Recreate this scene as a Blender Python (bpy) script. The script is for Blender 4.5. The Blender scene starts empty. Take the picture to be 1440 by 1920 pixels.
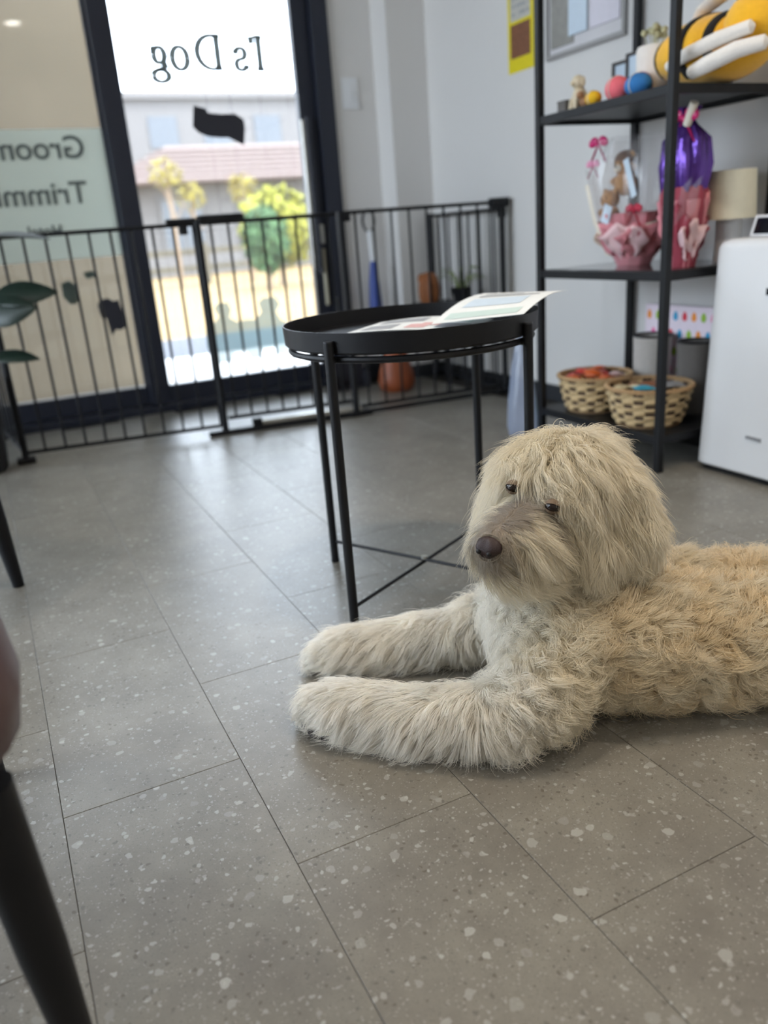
import bpy, bmesh, math, random
import numpy as np
from mathutils import Matrix, Vector
from mathutils.kdtree import KDTree

random.seed(7)
rng = np.random.default_rng(11)
PI = math.pi
scene = bpy.context.scene
COL = scene.collection

# ------------------------------------------------------------------ camera
CAM_R, CAM_U, CAM_F = (0.8944, -0.4410, -0.0734), (0.2092, 0.2661, 0.9410), (0.3956, 0.8570, -0.3301)
FPX = 1505.7
cam = bpy.data.cameras.new('camera')
camo = bpy.data.objects.new('camera', cam)
COL.objects.link(camo)
_r = Vector(CAM_R).normalized(); _f = Vector(CAM_F).normalized(); _u = _r.cross(_f).normalized()
m = Matrix(((_r.x, _u.x, -_f.x, 0), (_r.y, _u.y, -_f.y, 0), (_r.z, _u.z, -_f.z, 0.656), (0, 0, 0, 1)))
camo.matrix_world = m
cam.sensor_fit = 'HORIZONTAL'
cam.sensor_width = 24.0
cam.lens = FPX / 1440.0 * 24.0
cam.clip_start = 0.02
cam.dof.use_dof = True
cam.dof.focus_distance = 1.04
cam.dof.aperture_fstop = 2.6
scene.camera = camo

# ------------------------------------------------------------------ colour management
vs = scene.view_settings
vs.view_transform = 'Standard'
vs.look = 'None'
vs.gamma = 1.0
vs.use_curve_mapping = False
vs.exposure = 0.08
cy = scene.cycles
cy.max_bounces = 6; cy.diffuse_bounces = 4; cy.glossy_bounces = 3; cy.transmission_bounces = 5; cy.transparent_max_bounces = 12
cy.caustics_reflective = False; cy.caustics_refractive = False
cy.adaptive_threshold = 0.05

# ------------------------------------------------------------------ world, sun, room lights
SKY = 9.0
w = bpy.data.worlds.new('sky')
scene.world = w
w.use_nodes = True
bg = w.node_tree.nodes['Background']
bg.inputs[0].default_value = (0.76, 0.87, 1.0, 1)
bg.inputs[1].default_value = SKY
sun_d = bpy.data.lights.new('sun', 'SUN')
sun_d.energy = 3.0
sun_d.angle = 0.05
sun_d.color = (1.0, 0.95, 0.86)
sun = bpy.data.objects.new('sun', sun_d)
sun.rotation_euler = (math.radians(28), math.radians(14), 0)   # from behind this building, high
COL.objects.link(sun)
pt = bpy.data.lights.new('door_portal', 'AREA')
pt.shape = 'RECTANGLE'; pt.size = 3.6; pt.size_y = 2.4
pt.cycles.is_portal = True
pto = bpy.data.objects.new('door_portal', pt)
pto.location = (-0.25, 3.58, 1.2)
pto.rotation_euler = (-PI / 2, 0, 0)
COL.objects.link(pto)
pt2 = bpy.data.lights.new('added_window_portal', 'AREA')
pt2.shape = 'RECTANGLE'; pt2.size = 2.95; pt2.size_y = 2.1
pt2.cycles.is_portal = True
pto2 = bpy.data.objects.new('added_window_portal', pt2)
pto2.location = (-2.13, 1.87, 1.09)
pto2.rotation_euler = (PI / 2, 0, -PI / 2)
COL.objects.link(pto2)
ROOM_LAMP = 4.6
LAMPS = [(0.70, -0.84), (-1.15, -0.84), (-1.15, 1.3), (0.72, 0.98), (1.35, 0.35)]

# ------------------------------------------------------------------ helpers: meshes
class MB:
    def __init__(s):
        s.v = []; s.f = []; s.mi = []; s.m = 0
    def add(s, vs_, fs_):
        o = len(s.v); s.v += [tuple(p) for p in vs_]
        for f in fs_:
            s.f.append([i + o for i in f]); s.mi.append(s.m)
        return s
    def box(s, a, b, ch=0.0, M=None):
        (x0, y0, z0), (x1, y1, z1) = a, b
        x0, x1 = min(x0, x1), max(x0, x1); y0, y1 = min(y0, y1), max(y0, y1); z0, z1 = min(z0, z1), max(z0, z1)
        if ch <= 0:
            vs_ = [(x0, y0, z0), (x1, y0, z0), (x1, y1, z0), (x0, y1, z0), (x0, y0, z1), (x1, y0, z1), (x1, y1, z1), (x0, y1, z1)]
            fs_ = [(0, 3, 2, 1), (4, 5, 6, 7), (0, 1, 5, 4), (1, 2, 6, 5), (2, 3, 7, 6), (3, 0, 4, 7)]
        else:
            c = min(ch, (x1 - x0) / 2.01, (y1 - y0) / 2.01, (z1 - z0) / 2.01)
            bm = bmesh.new(); bmesh.ops.create_cube(bm, size=1)
            for v in bm.verts:
                v.co = Vector((x0 + (v.co.x + .5) * (x1 - x0), y0 + (v.co.y + .5) * (y1 - y0), z0 + (v.co.z + .5) * (z1 - z0)))
            bmesh.ops.bevel(bm, geom=bm.edges[:], offset=c, segments=2, affect='EDGES', profile=.5)
            bm.verts.index_update()
            vs_ = [v.co.copy() for v in bm.verts]; fs_ = [[v.index for v in f.verts] for f in bm.faces]
            bm.free()
        if M is not None: vs_ = [M @ Vector(p) for p in vs_]
        return s.add(vs_, fs_)
    def tube(s, pts, rad, n=10, caps=True, flat=None):
        """sweep a circle along pts; rad: number or list"""
        pts = [Vector(p) for p in pts]; k = len(pts)
        rs = rad if isinstance(rad, (list, tuple)) else [rad] * k
        vs_ = []; fs_ = []
        t0 = (pts[1] - pts[0]).normalized()
        up = Vector((0, 0, 1)) if abs(t0.z) < .9 else Vector((1, 0, 0))
        a = t0.cross(up).normalized()
        for i, p in enumerate(pts):
            t = (pts[min(i + 1, k - 1)] - pts[max(i - 1, 0)]).normalized()
            a = (a - t * a.dot(t)).normalized(); b = t.cross(a)
            for j in range(n):
                th = 2 * PI * j / n
                vs_.append(p + (a * math.cos(th) + b * math.sin(th) * (flat or 1)) * rs[i])
        for i in range(k - 1):
            for j in range(n):
                fs_.append((i * n + j, i * n + (j + 1) % n, (i + 1) * n + (j + 1) % n, (i + 1) * n + j))
        if caps:
            fs_.append(tuple(range(n - 1, -1, -1))); fs_.append(tuple((k - 1) * n + j for j in range(n)))
        return s.add(vs_, fs_)
    def lathe(s, prof, c=(0, 0, 0), n=32, wob=None, closed=False):
        vs_ = []; fs_ = []; k = len(prof)
        for i, (r, z) in enumerate(prof):
            for j in range(n):
                th = 2 * PI * j / n
                rr = r if wob is None else r + wob(i, th)
                vs_.append((c[0] + rr * math.cos(th), c[1] + rr * math.sin(th), c[2] + z))
        for i in range(k - 1):
            for j in range(n):
                fs_.append((i * n + j, i * n + (j + 1) % n, (i + 1) * n + (j + 1) % n, (i + 1) * n + j))
        if prof[0][0] > 1e-5 and not closed: fs_.append(tuple(range(n - 1, -1, -1)))
        if prof[-1][0] > 1e-5 and not closed: fs_.append(tuple((k - 1) * n + j for j in range(n)))
        return s.add(vs_, fs_)
    def ball(s, c, r, n=16, M=None):
        r = r if isinstance(r, (tuple, list)) else (r, r, r)
        vs_ = []; fs_ = []; h = n // 2
        for i in range(1, h):
            ph = PI * i / h
            for j in range(n):
                th = 2 * PI * j / n
                vs_.append(Vector((r[0] * math.sin(ph) * math.cos(th), r[1] * math.sin(ph) * math.sin(th), r[2] * math.cos(ph))))
        vs_ += [Vector((0, 0, r[2])), Vector((0, 0, -r[2]))]
        T, B = len(vs_) - 2, len(vs_) - 1
        for i in range(h - 2):
            for j in range(n):
                fs_.append((i * n + j, (i + 1) * n + j, (i + 1) * n + (j + 1) % n, i * n + (j + 1) % n))
        for j in range(n):
            fs_.append((T, j, (j + 1) % n)); fs_.append((B, (h - 2) * n + (j + 1) % n, (h - 2) * n + j))
        if M is not None: vs_ = [M @ p for p in vs_]
        return s.add([p + Vector(c) for p in vs_], fs_)
    def prism(s, poly, a, b, place):
        """poly 2-D outline extruded from depth a to b; place(u, v, d) -> xyz"""
        n = len(poly)
        vs_ = [place(u, v, a) for u, v in poly] + [place(u, v, b) for u, v in poly]
        fs_ = [tuple(range(n - 1, -1, -1)), tuple(range(n, 2 * n))] + [(i, (i + 1) % n, n + (i + 1) % n, n + i) for i in range(n)]
        return s.add(vs_, fs_)
    def build(s, name, mat, parent=None, loc=None, smooth=False):
        me = bpy.data.meshes.new(name)
        me.from_pydata([tuple(v) for v in s.v], [], s.f)
        for mm in (mat if isinstance(mat, (list, tuple)) else [mat]): me.materials.append(mm)
        if any(s.mi): me.polygons.foreach_set('material_index', s.mi)
        bm = bmesh.new(); bm.from_mesh(me); bmesh.ops.recalc_face_normals(bm, faces=bm.faces[:]); bm.to_mesh(me); bm.free()
        if smooth:
            me.polygons.foreach_set('use_smooth', [True] * len(me.polygons))
            try: me.set_sharp_from_angle(angle=math.radians(42))
            except Exception: pass
        me.update()
        o = bpy.data.objects.new(name, me); COL.objects.link(o)
        if parent is not None: o.parent = parent
        if loc is not None: o.location = loc
        return o

def tag(o, label=None, cat=None, group=None, kind=None):
    if label: o['label'] = label
    if cat: o['category'] = cat
    if group: o['group'] = group
    if kind: o['kind'] = kind
    return o
def thing(name, label, cat, loc=(0, 0, 0), rz=0, group=None):
    o = bpy.data.objects.new(name, None); COL.objects.link(o)
    o.location = loc; o.rotation_euler = (0, 0, rz); o.empty_display_size = .05
    return tag(o, label, cat, group)
def struct(name, mb, mat, parent=None, label=None, smooth=False):
    o = mb.build(name, mat, parent, smooth=smooth)
    if parent is None: tag(o, label, None, None, 'structure')
    return o

# ------------------------------------------------------------------ helpers: materials
def srgb(r, g, b):
    f = lambda c: (c / 255) / 12.92 if c <= 10 else (((c / 255) + .055) / 1.055) ** 2.4
    return (f(r), f(g), f(b), 1)
def newmat(name):
    mt = bpy.data.materials.new(name); mt.use_nodes = True
    nt = mt.node_tree; nt.nodes.clear()
    out = nt.nodes.new('ShaderNodeOutputMaterial')
    return mt, nt, out
def N(nt, typ, **kw):
    n = nt.nodes.new(typ)
    for k, v in kw.items():
        if k.startswith('i_'):
            key = k[2:]
            n.inputs[int(key) if key.isdigit() else key.replace('_', ' ')].default_value = v
        else: setattr(n, k, v)
    return n
def pm(name, col, rough=.5, metal=0., var=.06, scale=60., bump=0., bscale=200., spec=.5, emit=0., trans=0., sheen=0., coat=0.):
    """principled material with a little procedural colour variation and fine relief"""
    mt, nt, out = newmat(name)
    b = N(nt, 'ShaderNodeBsdfPrincipled')
    b.inputs['Roughness'].default_value = rough; b.inputs['Metallic'].default_value = metal
    b.inputs['Specular IOR Level'].default_value = spec
    b.inputs['Sheen Weight'].default_value = sheen; b.inputs['Coat Weight'].default_value = coat
    b.inputs['Transmission Weight'].default_value = trans
    tc = N(nt, 'ShaderNodeTexCoord')
    nz = N(nt, 'ShaderNodeTexNoise'); nz.inputs['Scale'].default_value = scale; nz.inputs['Detail'].default_value = 3
    nt.links.new(tc.outputs['Object'], nz.inputs['Vector'])
    mx = N(nt, 'ShaderNodeMix', data_type='RGBA')
    c = Vector(col[:3])
    mx.inputs[6].default_value = (*(c * (1 - var)), 1); mx.inputs[7].default_value = (*[min(1, x) for x in c * (1 + var)], 1)
    nt.links.new(nz.outputs[0], mx.inputs[0]); nt.links.new(mx.outputs[2], b.inputs['Base Color'])
    if bump > 0:
        n2 = N(nt, 'ShaderNodeTexNoise'); n2.inputs['Scale'].default_value = bscale; n2.inputs['Detail'].default_value = 4
        nt.links.new(tc.outputs['Object'], n2.inputs['Vector'])
        bp = N(nt, 'ShaderNodeBump'); bp.inputs['Strength'].default_value = bump; bp.inputs['Distance'].default_value = .004
        nt.links.new(n2.outputs[0], bp.inputs['Height']); nt.links.new(bp.outputs[0], b.inputs['Normal'])
    if emit > 0:
        b.inputs['Emission Color'].default_value = col; b.inputs['Emission Strength'].default_value = emit
    nt.links.new(b.outputs[0], out.inputs[0])
    return mt
def film(name, col, alpha, gloss=.08, rough=.03, fres=True):
    """thin clear sheet: see-through with a tinted body and surface reflection"""
    mt, nt, out = newmat(name)
    tr = N(nt, 'ShaderNodeBsdfTransparent'); tr.inputs[0].default_value = (1, 1, 1, 1)
    df = N(nt, 'ShaderNodeBsdfDiffuse'); df.inputs[0].default_value = col
    tl = N(nt, 'ShaderNodeBsdfTranslucent'); tl.inputs[0].default_value = col
    gl = N(nt, 'ShaderNodeBsdfGlossy'); gl.inputs[0].default_value = (1, 1, 1, 1); gl.inputs['Roughness'].default_value = rough
    m0 = N(nt, 'ShaderNodeMixShader'); m0.inputs[0].default_value = .5
    nt.links.new(df.outputs[0], m0.inputs[1]); nt.links.new(tl.outputs[0], m0.inputs[2])
    m1 = N(nt, 'ShaderNodeMixShader'); m1.inputs[0].default_value = alpha
    nt.links.new(tr.outputs[0], m1.inputs[1]); nt.links.new(m0.outputs[0], m1.inputs[2])
    m2 = N(nt, 'ShaderNodeMixShader')
    if fres:
        fr = N(nt, 'ShaderNodeFresnel'); fr.inputs[0].default_value = 1.45
        nt.links.new(fr.outputs[0], m2.inputs[0])
    else: m2.inputs[0].default_value = gloss
    nt.links.new(m1.outputs[0], m2.inputs[1]); nt.links.new(gl.outputs[0], m2.inputs[2])
    nt.links.new(m2.outputs[0], out.inputs[0])
    return mt

def floor_mat():
    mt, nt, out = newmat('speckled_stone_tile')
    L = nt.links.new
    b = N(nt, 'ShaderNodeBsdfPrincipled')
    geo = N(nt, 'ShaderNodeNewGeometry'); oi = N(nt, 'ShaderNodeObjectInfo')
    mul = N(nt, 'ShaderNodeMath', operation='MULTIPLY'); mul.inputs[1].default_value = 37.0
    L(oi.outputs['Random'], mul.inputs[0])
    off = N(nt, 'ShaderNodeVectorMath', operation='ADD'); L(geo.outputs['Position'], off.inputs[0]); L(mul.outputs[0], off.inputs[1])
    # mottled base
    n1 = N(nt, 'ShaderNodeTexNoise'); n1.inputs['Scale'].default_value = 9; n1.inputs['Detail'].default_value = 6; n1.inputs['Roughness'].default_value = .65
    L(off.outputs[0], n1.inputs['Vector'])
    r1 = N(nt, 'ShaderNodeValToRGB')
    r1.color_ramp.elements[0].position = .3; r1.color_ramp.elements[0].color = srgb(111, 107, 99)
    r1.color_ramp.elements[1].position = .7; r1.color_ramp.elements[1].color = srgb(135, 132, 123)
    L(n1.outputs[0], r1.inputs[0])
    cur = r1.outputs[0]
    # warp for irregular chips
    nw = N(nt, 'ShaderNodeTexNoise'); nw.inputs['Scale'].default_value = 90; nw.inputs['Detail'].default_value = 2
    L(off.outputs[0], nw.inputs['Vector'])
    ws = N(nt, 'ShaderNodeVectorMath', operation='SCALE'); ws.inputs['Scale'].default_value = .010; L(nw.outputs['Color'], ws.inputs[0])
    wp = N(nt, 'ShaderNodeVectorMath', operation='ADD'); L(off.outputs[0], wp.inputs[0]); L(ws.outputs[0], wp.inputs[1])
    def chips(cur, scale, keep, size, c1, c2, shift, amt):
        sh = N(nt, 'ShaderNodeVectorMath', operation='ADD'); sh.inputs[1].default_value = (shift, shift * .7, 0); L(wp.outputs[0], sh.inputs[0])
        fl = N(nt, 'ShaderNodeVectorMath', operation='MULTIPLY'); fl.inputs[1].default_value = (1, 1, 0); L(sh.outputs[0], fl.inputs[0])
        vo = N(nt, 'ShaderNodeTexVoronoi'); vo.voronoi_dimensions = '2D'; vo.inputs['Scale'].default_value = scale
        L(fl.outputs[0], vo.inputs['Vector'])
        sp = N(nt, 'ShaderNodeSeparateColor'); L(vo.outputs['Color'], sp.inputs[0])
        # radius = size * random where random > keep
        g = N(nt, 'ShaderNodeMapRange'); g.inputs['From Min'].default_value = keep; g.inputs['From Max'].default_value = 1
        g.inputs['To Min'].default_value = 0; g.inputs['To Max'].default_value = size; L(sp.outputs[0], g.inputs['Value'])
        lt = N(nt, 'ShaderNodeMath', operation='LESS_THAN'); L(vo.outputs['Distance'], lt.inputs[0]); L(g.outputs[0], lt.inputs[1])
        mc = N(nt, 'ShaderNodeMix', data_type='RGBA'); mc.inputs[6].default_value = c1; mc.inputs[7].default_value = c2; L(sp.outputs[1], mc.inputs[0])
        am = N(nt, 'ShaderNodeMath', operation='MULTIPLY'); am.inputs[1].default_value = amt; L(lt.outputs[0], am.inputs[0])
        mx = N(nt, 'ShaderNodeMix', data_type='RGBA'); L(am.outputs[0], mx.inputs[0]); L(cur, mx.inputs[6]); L(mc.outputs[2], mx.inputs[7])
        return mx.outputs[2]
    cur = chips(cur, 520, .60, .42, srgb(98, 96, 88), srgb(109, 106, 99), 3.1, .7)
    cur = chips(cur, 330, .80, .46, srgb(146, 144, 137), srgb(163, 162, 157), 5.7, .7)
    cur = chips(cur, 150, .86, .40, srgb(88, 78, 68), srgb(96, 93, 88), 9.2, .7)
    cur = chips(cur, 120, .86, .40, srgb(157, 155, 150), srgb(185, 186, 182), 1.3, .62)
    cur = chips(cur, 58, .88, .36, srgb(144, 142, 137), srgb(185, 186, 181), 7.9, .62)
    cur = chips(cur, 32, .90, .24, srgb(139, 138, 132), srgb(167, 168, 162), 12.4, .5)
    L(cur, b.inputs['Base Color'])
    b.inputs['Roughness'].default_value = .355
    b.inputs['Specular IOR Level'].default_value = .5
    n3 = N(nt, 'ShaderNodeTexNoise'); n3.inputs['Scale'].default_value = 420; n3.inputs['Detail'].default_value = 3
    L(geo.outputs['Position'], n3.inputs['Vector'])
    bp = N(nt, 'ShaderNodeBump'); bp.inputs['Strength'].default_value = .12; bp.inputs['Distance'].default_value = .0012
    L(n3.outputs[0], bp.inputs['Height']); L(bp.outputs[0], b.inputs['Normal'])
    L(b.outputs[0], out.inputs[0])
    return mt

M = {}
M['tile'] = floor_mat()
M['grout'] = pm('dark_joint', srgb(52, 49, 44), .8)
M['wall'] = pm('white_wall_plaster', srgb(218, 216, 213), .75, var=.025, scale=4, bump=.25, bscale=90)
M['ceil'] = pm('ceiling_paint', srgb(225, 222, 216), .8)
M['base'] = pm('dark_skirting', srgb(44, 46, 50), .5)
M['black'] = pm('black_powder_coat', srgb(20, 21, 24), .45, var=.1, bump=.08, bscale=600, spec=.28)
M['alu'] = pm('dark_anodised_aluminium', srgb(38, 42, 54), .38, metal=.2, var=.05)
M['steel'] = pm('brushed_steel', srgb(190, 188, 180), .32, metal=.8)
M['glass'] = film('window_glass', (.9, .95, .93, 1), .035)
M['shelfglass'] = film('tinted_shelf_glass', srgb(120, 122, 124), .35)
M['white'] = pm('white_plastic', srgb(226, 228, 230), .35, var=.01)
M['cream'] = pm('cream_fabric_shade', srgb(226, 220, 196), .8, bump=.15, bscale=700)
M['paper'] = pm('white_paper', srgb(226, 228, 226), .7, var=.02)
M['ink'] = pm('grey_ink', srgb(150, 152, 156), .7)
M['teal'] = pm('pale_teal_print', srgb(190, 208, 202), .7)
M['redp'] = pm('red_print', srgb(212, 168, 166), .7)
M['yellow'] = pm('yellow_print', srgb(226, 208, 20), .6)
M['brownp'] = pm('brown_photo_print', srgb(122, 78, 52), .6, var=.5, scale=90)
M['greyp'] = pm('grey_photo_print', srgb(140, 138, 132), .5, var=.3, scale=40)
M['bluep'] = pm('pale_blue_print', srgb(200, 215, 228), .5, var=.05)

# ------------------------------------------------------------------ room shell
WX, DY = 1.88, 3.46          # right wall plane, door plane
X0, Y0, ZC = -2.0, -1.2, 2.45
floor = struct('floor', MB().box((X0, Y0, -.10), (WX, 3.60, -.003)), M['grout'], label='grey stone-look floor of speckled tiles')
TW, TL, GAP = .2268, .4445, .0007
tile_mb = MB()
hx, hy, c = TW / 2 - GAP / 2, TL / 2 - GAP / 2, .0005
tile_mb.add([(-hx, -hy, -.0028), (hx, -hy, -.0028), (hx, hy, -.0028), (-hx, hy, -.0028), (-hx, -hy, -c), (hx, -hy, -c), (hx, hy, -c), (-hx, hy, -c),
             (-hx + c, -hy + c, 0), (hx - c, -hy + c, 0), (hx - c, hy - c, 0), (-hx + c, hy - c, 0)],
            [(0, 3, 2, 1), (0, 1, 5, 4), (1, 2, 6, 5), (2, 3, 7, 6), (3, 0, 4, 7), (4, 5, 9, 8), (5, 6, 10, 9), (6, 7, 11, 10), (7, 4, 8, 11), (8, 9, 10, 11)])
tile0 = None
for i in range(-9, 9):
    x = -.041 + TW * (i + .5)
    if x - TW / 2 < X0 or x + TW / 2 > WX + .12: continue
    j0 = .926 if i % 2 == 0 else .7035
    for j in range(-5, 7):
        y = j0 + TL * (j + .5)
        if y - TL / 2 < Y0 or y + TL / 2 > 3.62: continue
        if tile0 is None: tile0 = tile_mb.build('tile', M['tile'], floor, (x, y, 0))
        else:
            t = tile0.copy(); COL.objects.link(t); t.parent = floor; t.location = (x, y, 0)
# walls
struct('wall_right', MB().box((WX, Y0, -.1), (WX + .15, 3.62, ZC)), M['wall'], label='white plaster wall behind the black shelf unit')
struct('wall_left', MB().box((X0 - .15, Y0, -.1), (X0, .4, ZC)).box((X0 - .15, 3.35, -.1), (X0, 3.62, ZC)).box((X0 - .15, .4, 2.12), (X0, 3.35, ZC)).box((X0 - .15, .4, -.1), (X0, 3.35, .06)), M['wall'], label='white wall on the far left side of the room')
struct('wall_back', MB().box((X0 - .15, Y0 - .15, -.1), (WX + .15, Y0, ZC)), M['wall'], label='white wall behind the camera')
struct('wall_front', MB().box((1.50, 3.44, -.1), (WX, 3.62, ZC)).box((X0, 3.44, 2.12), (1.50, 3.62, ZC)), M['wall'], label='grey-white wall beside the sliding glass door')
struct('trim_1', MB().box((1.70, 3.30, 0), (WX, 3.44, ZC)), M['wall'], label='square wall pilaster in the corner beside the door')
struct('ceiling', MB().box((X0 - .15, Y0 - .15, ZC), (WX + .15, 3.62, ZC + .25)), M['ceil'], label='plain white ceiling of the shop')
b = MB().box((WX - .012, Y0, 0), (WX, 3.30, .06), .003)
struct('baseboard_right', b, M['base'], label='dark skirting along the white plaster wall')
struct('baseboard_front', MB().box((1.50, 3.428, 0), (1.70, 3.44, .06), .003).box((1.69, 3.288, 0), (WX - .012, 3.30, .06), .003), M['base'], label='dark skirting below the wall pilaster')

# wall switch plate
sw = thing('wall_switch', 'white switch plate on the grey wall beside the glass door', 'switch', (1.58, 3.44, 1.21))
MB().box((-.036, -.008, -.06), (.036, 0, .06), .003).build('plate', M['white'], sw)
MB().box((-.014, -.012, -.03), (.014, -.008, .03), .002).build('rocker', M['white'], sw)

# ceiling lamps: one is mirrored in the door glass, the others added for brightness
M['lamp_on'] = pm('lamp_diffuser', (1, .93, .82, 1), .5, var=0, emit=22)
for k, (x, y) in enumerate(LAMPS):
    lt = thing('mirrored_or_added_downlight', 'round white ceiling downlight, one mirrored in the door glass, the rest added', 'ceiling light', (x, y, ZC), group='ceiling downlights of the shop')
    MB().lathe([(.075, 0), (.09, 0), (.09, -.012), (.07, -.016), (.068, -.004)], n=28).build('trim_ring', M['white'], lt, smooth=True)
    MB().lathe([(.067, -.004), (.067, -.006)], n=28).build('diffuser', M['lamp_on'], lt)
    ld = bpy.data.lights.new('downlight', 'AREA'); ld.shape = 'DISK'; ld.size = .13; ld.energy = ROOM_LAMP; ld.spread = math.radians(105); ld.color = (1, .86, .70)
    lo = bpy.data.objects.new('downlight', ld); lo.location = (0, 0, -.03); COL.objects.link(lo); lo.parent = lt

# ------------------------------------------------------------------ unseen window added in the left wall for side light
win = thing('added_side_window', 'tall dark-framed window added unseen in the left wall for side light', None); win['kind'] = 'structure'
for a_, b2 in (((.4, .06), (.46, 2.12)), ((3.29, .06), (3.35, 2.12)), ((1.84, .06), (1.90, 2.12)), ((.46, .06), (3.29, .12)), ((.46, 2.06), (3.29, 2.12))):
    MB().box((X0 - .10, a_[0], a_[1]), (X0 - .05, b2[0], b2[1]), .003).build('frame_bar', M['alu'], win)
for y0_, y1_ in ((.46, 1.84), (1.90, 3.29)): MB().box((X0 - .078, y0_, .12), (X0 - .073, y1_, 2.06)).build('glass_pane', M['glass'], win)

# ------------------------------------------------------------------ sliding door
door = thing('door_1', 'dark-framed sliding glass door with mirrored lettering', None)
door['kind'] = 'structure'
def dpart(name, a, b_, mat='alu', ch=.004): return MB().box(a, b_, ch).build(name, M[mat], door)
dpart('bottom_track', (X0, 3.42, 0), (1.50, 3.56, .028))
dpart('head_track', (X0, 3.42, 2.06), (1.50, 3.56, 2.12))
dpart('jamb', (1.425, 3.42, .028), (1.50, 3.56, 2.06))
dpart('stile', (1.352, 3.455, .03), (1.425, 3.495, 2.06))
dpart('stile', (.565, 3.455, .03), (.645, 3.495, 2.06))
dpart('bottom_rail', (.645, 3.457, .03), (1.352, 3.493, .105))
dpart('top_rail', (.645, 3.457, 1.98), (1.352, 3.493, 2.06))
dpart('stile', (.555, 3.50, .03), (.63, 3.54, 2.06))
dpart('bottom_rail', (-.95, 3.502, .03), (.555, 3.538, .105))
dpart('top_rail', (-.95, 3.502, 1.98), (.555, 3.538, 2.06))
dpart('stile', (-1.03, 3.50, .03), (-.95, 3.54, 2.06))
dpart('stile', (X0, 3.50, .03), (-1.92, 3.54, 2.06))
dpart('bottom_rail', (-1.92, 3.502, .03), (-1.03, 3.538, .105))
pane = dpart('glass_pane', (.645, 3.472, .105), (1.352, 3.477, 1.98), 'glass', 0)
pane2 = dpart('glass_pane', (-.95, 3.517, .105), (.555, 3.522, 1.98), 'glass', 0)
pane3 = dpart('glass_pane', (-1.92, 3.517, .105), (-1.03, 3.522, 2.06), 'glass', 0)
# pull handle and lock
h = MB().tube([(1.372, 3.43, .50), (1.372, 3.43, 1.12)], .011, 12); h.box((1.362, 3.43, .56), (1.382, 3.456, .58)).box((1.362, 3.43, 1.04), (1.382, 3.456, 1.06))
h.build('pull_handle', M['alu'], door, smooth=True)
MB().tube([(1.346, 3.425, .52), (1.346, 3.425, 1.11)], .008, 10).build('pull_handle', M['steel'], door, smooth=True)
MB().box((1.385, 3.44, .62), (1.408, 3.455, .70), .004).build('lock', M['steel'], door)
MB().tube([(1.398, 3.452, .60), (1.398, 3.452, .36)], .010, 12).build('reflection_strip', pm('cream_reflection', srgb(176, 170, 150), .5, metal=.3), door, smooth=True)  # pale strip standing in for a cream reflection on the door

# film sign on the left pane with lettering that reads from outside
M['signfilm'] = film('frosted_sign_film', srgb(240, 248, 240), .80, fres=False, gloss=.02)
M['signink'] = pm('grey_green_vinyl', srgb(92, 100, 98), .7)
M['decal'] = pm('dark_vinyl', srgb(42, 42, 50), .6)
M['tealdecal'] = film('pale_teal_vinyl', srgb(160, 196, 198), .5, fres=False, gloss=.02)
M['paleink'] = film('pale_grey_vinyl', srgb(90, 104, 98), .88, fres=False, gloss=.02)
sf = MB().box((-.90, 3.513, .64), (.555, 3.5165, 1.105)).build('sign_film', M['signfilm'], door)
def text(body, x, z, size, mat, parent, y):
    cu = bpy.data.curves.new('lettering', 'FONT'); cu.body = body; cu.size = size; cu.extrude = .0006; cu.align_x = 'LEFT'; cu.offset = .0015
    cu.materials.append(mat)
    o = bpy.data.objects.new('lettering', cu); COL.objects.link(o)
    o.rotation_euler = (PI / 2, 0, PI); o.location = (x, y, z); o.parent = parent
    return o
text('Grooming', .482, 1.003, .112, M['signink'], door, 3.5105)
text('Trimming', .464, .843, .112, M['signink'], door, 3.5105)
text('Hotel', .345, .730, .055, M['signink'], door, 3.5105)
# serif lettering 'I's Dog' on the right pane: pen strokes, thick on the uprights
def pen(strokes, x0, z0, s, y, thick=.23, thin=.135):
    b_ = MB()
    for st in strokes:
        P = []
        for q in st: P.append(Vector((q[0], 0, q[1])))
        n = len(P); L_ = []; R_ = []
        for i in range(n):
            t = (P[min(i + 1, n - 1)] - P[max(i - 1, 0)]).normalized()
            wd = thin + (thick - thin) * abs(t.z) ** 1.5
            nn = Vector((-t.z, 0, t.x)) * wd / 2
            L_.append(P[i] + nn); R_.append(P[i] - nn)
        V_ = []; F_ = []
        for d in (0, .0012):
            for q in L_ + R_: V_.append((x0 - q.x * s, y + d, z0 + q.z * s))
        for i in range(n - 1):
            F_.append((i, i + 1, n + i + 1, n + i)); F_.append((2 * n + i, 3 * n + i, 3 * n + i + 1, 2 * n + i + 1))
            F_.append((i, 2 * n + i, 2 * n + i + 1, i + 1)); F_.append((n + i, n + i + 1, 3 * n + i + 1, 3 * n + i))
        b_.add(V_, F_)
    return b_
def arc(cx, cz, rx, rz, a0, a1, n=20): return [(cx + rx * math.cos(math.radians(a0 + (a1 - a0) * i / n)), cz + rz * math.sin(math.radians(a0 + (a1 - a0) * i / n))) for i in range(n + 1)]
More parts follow.
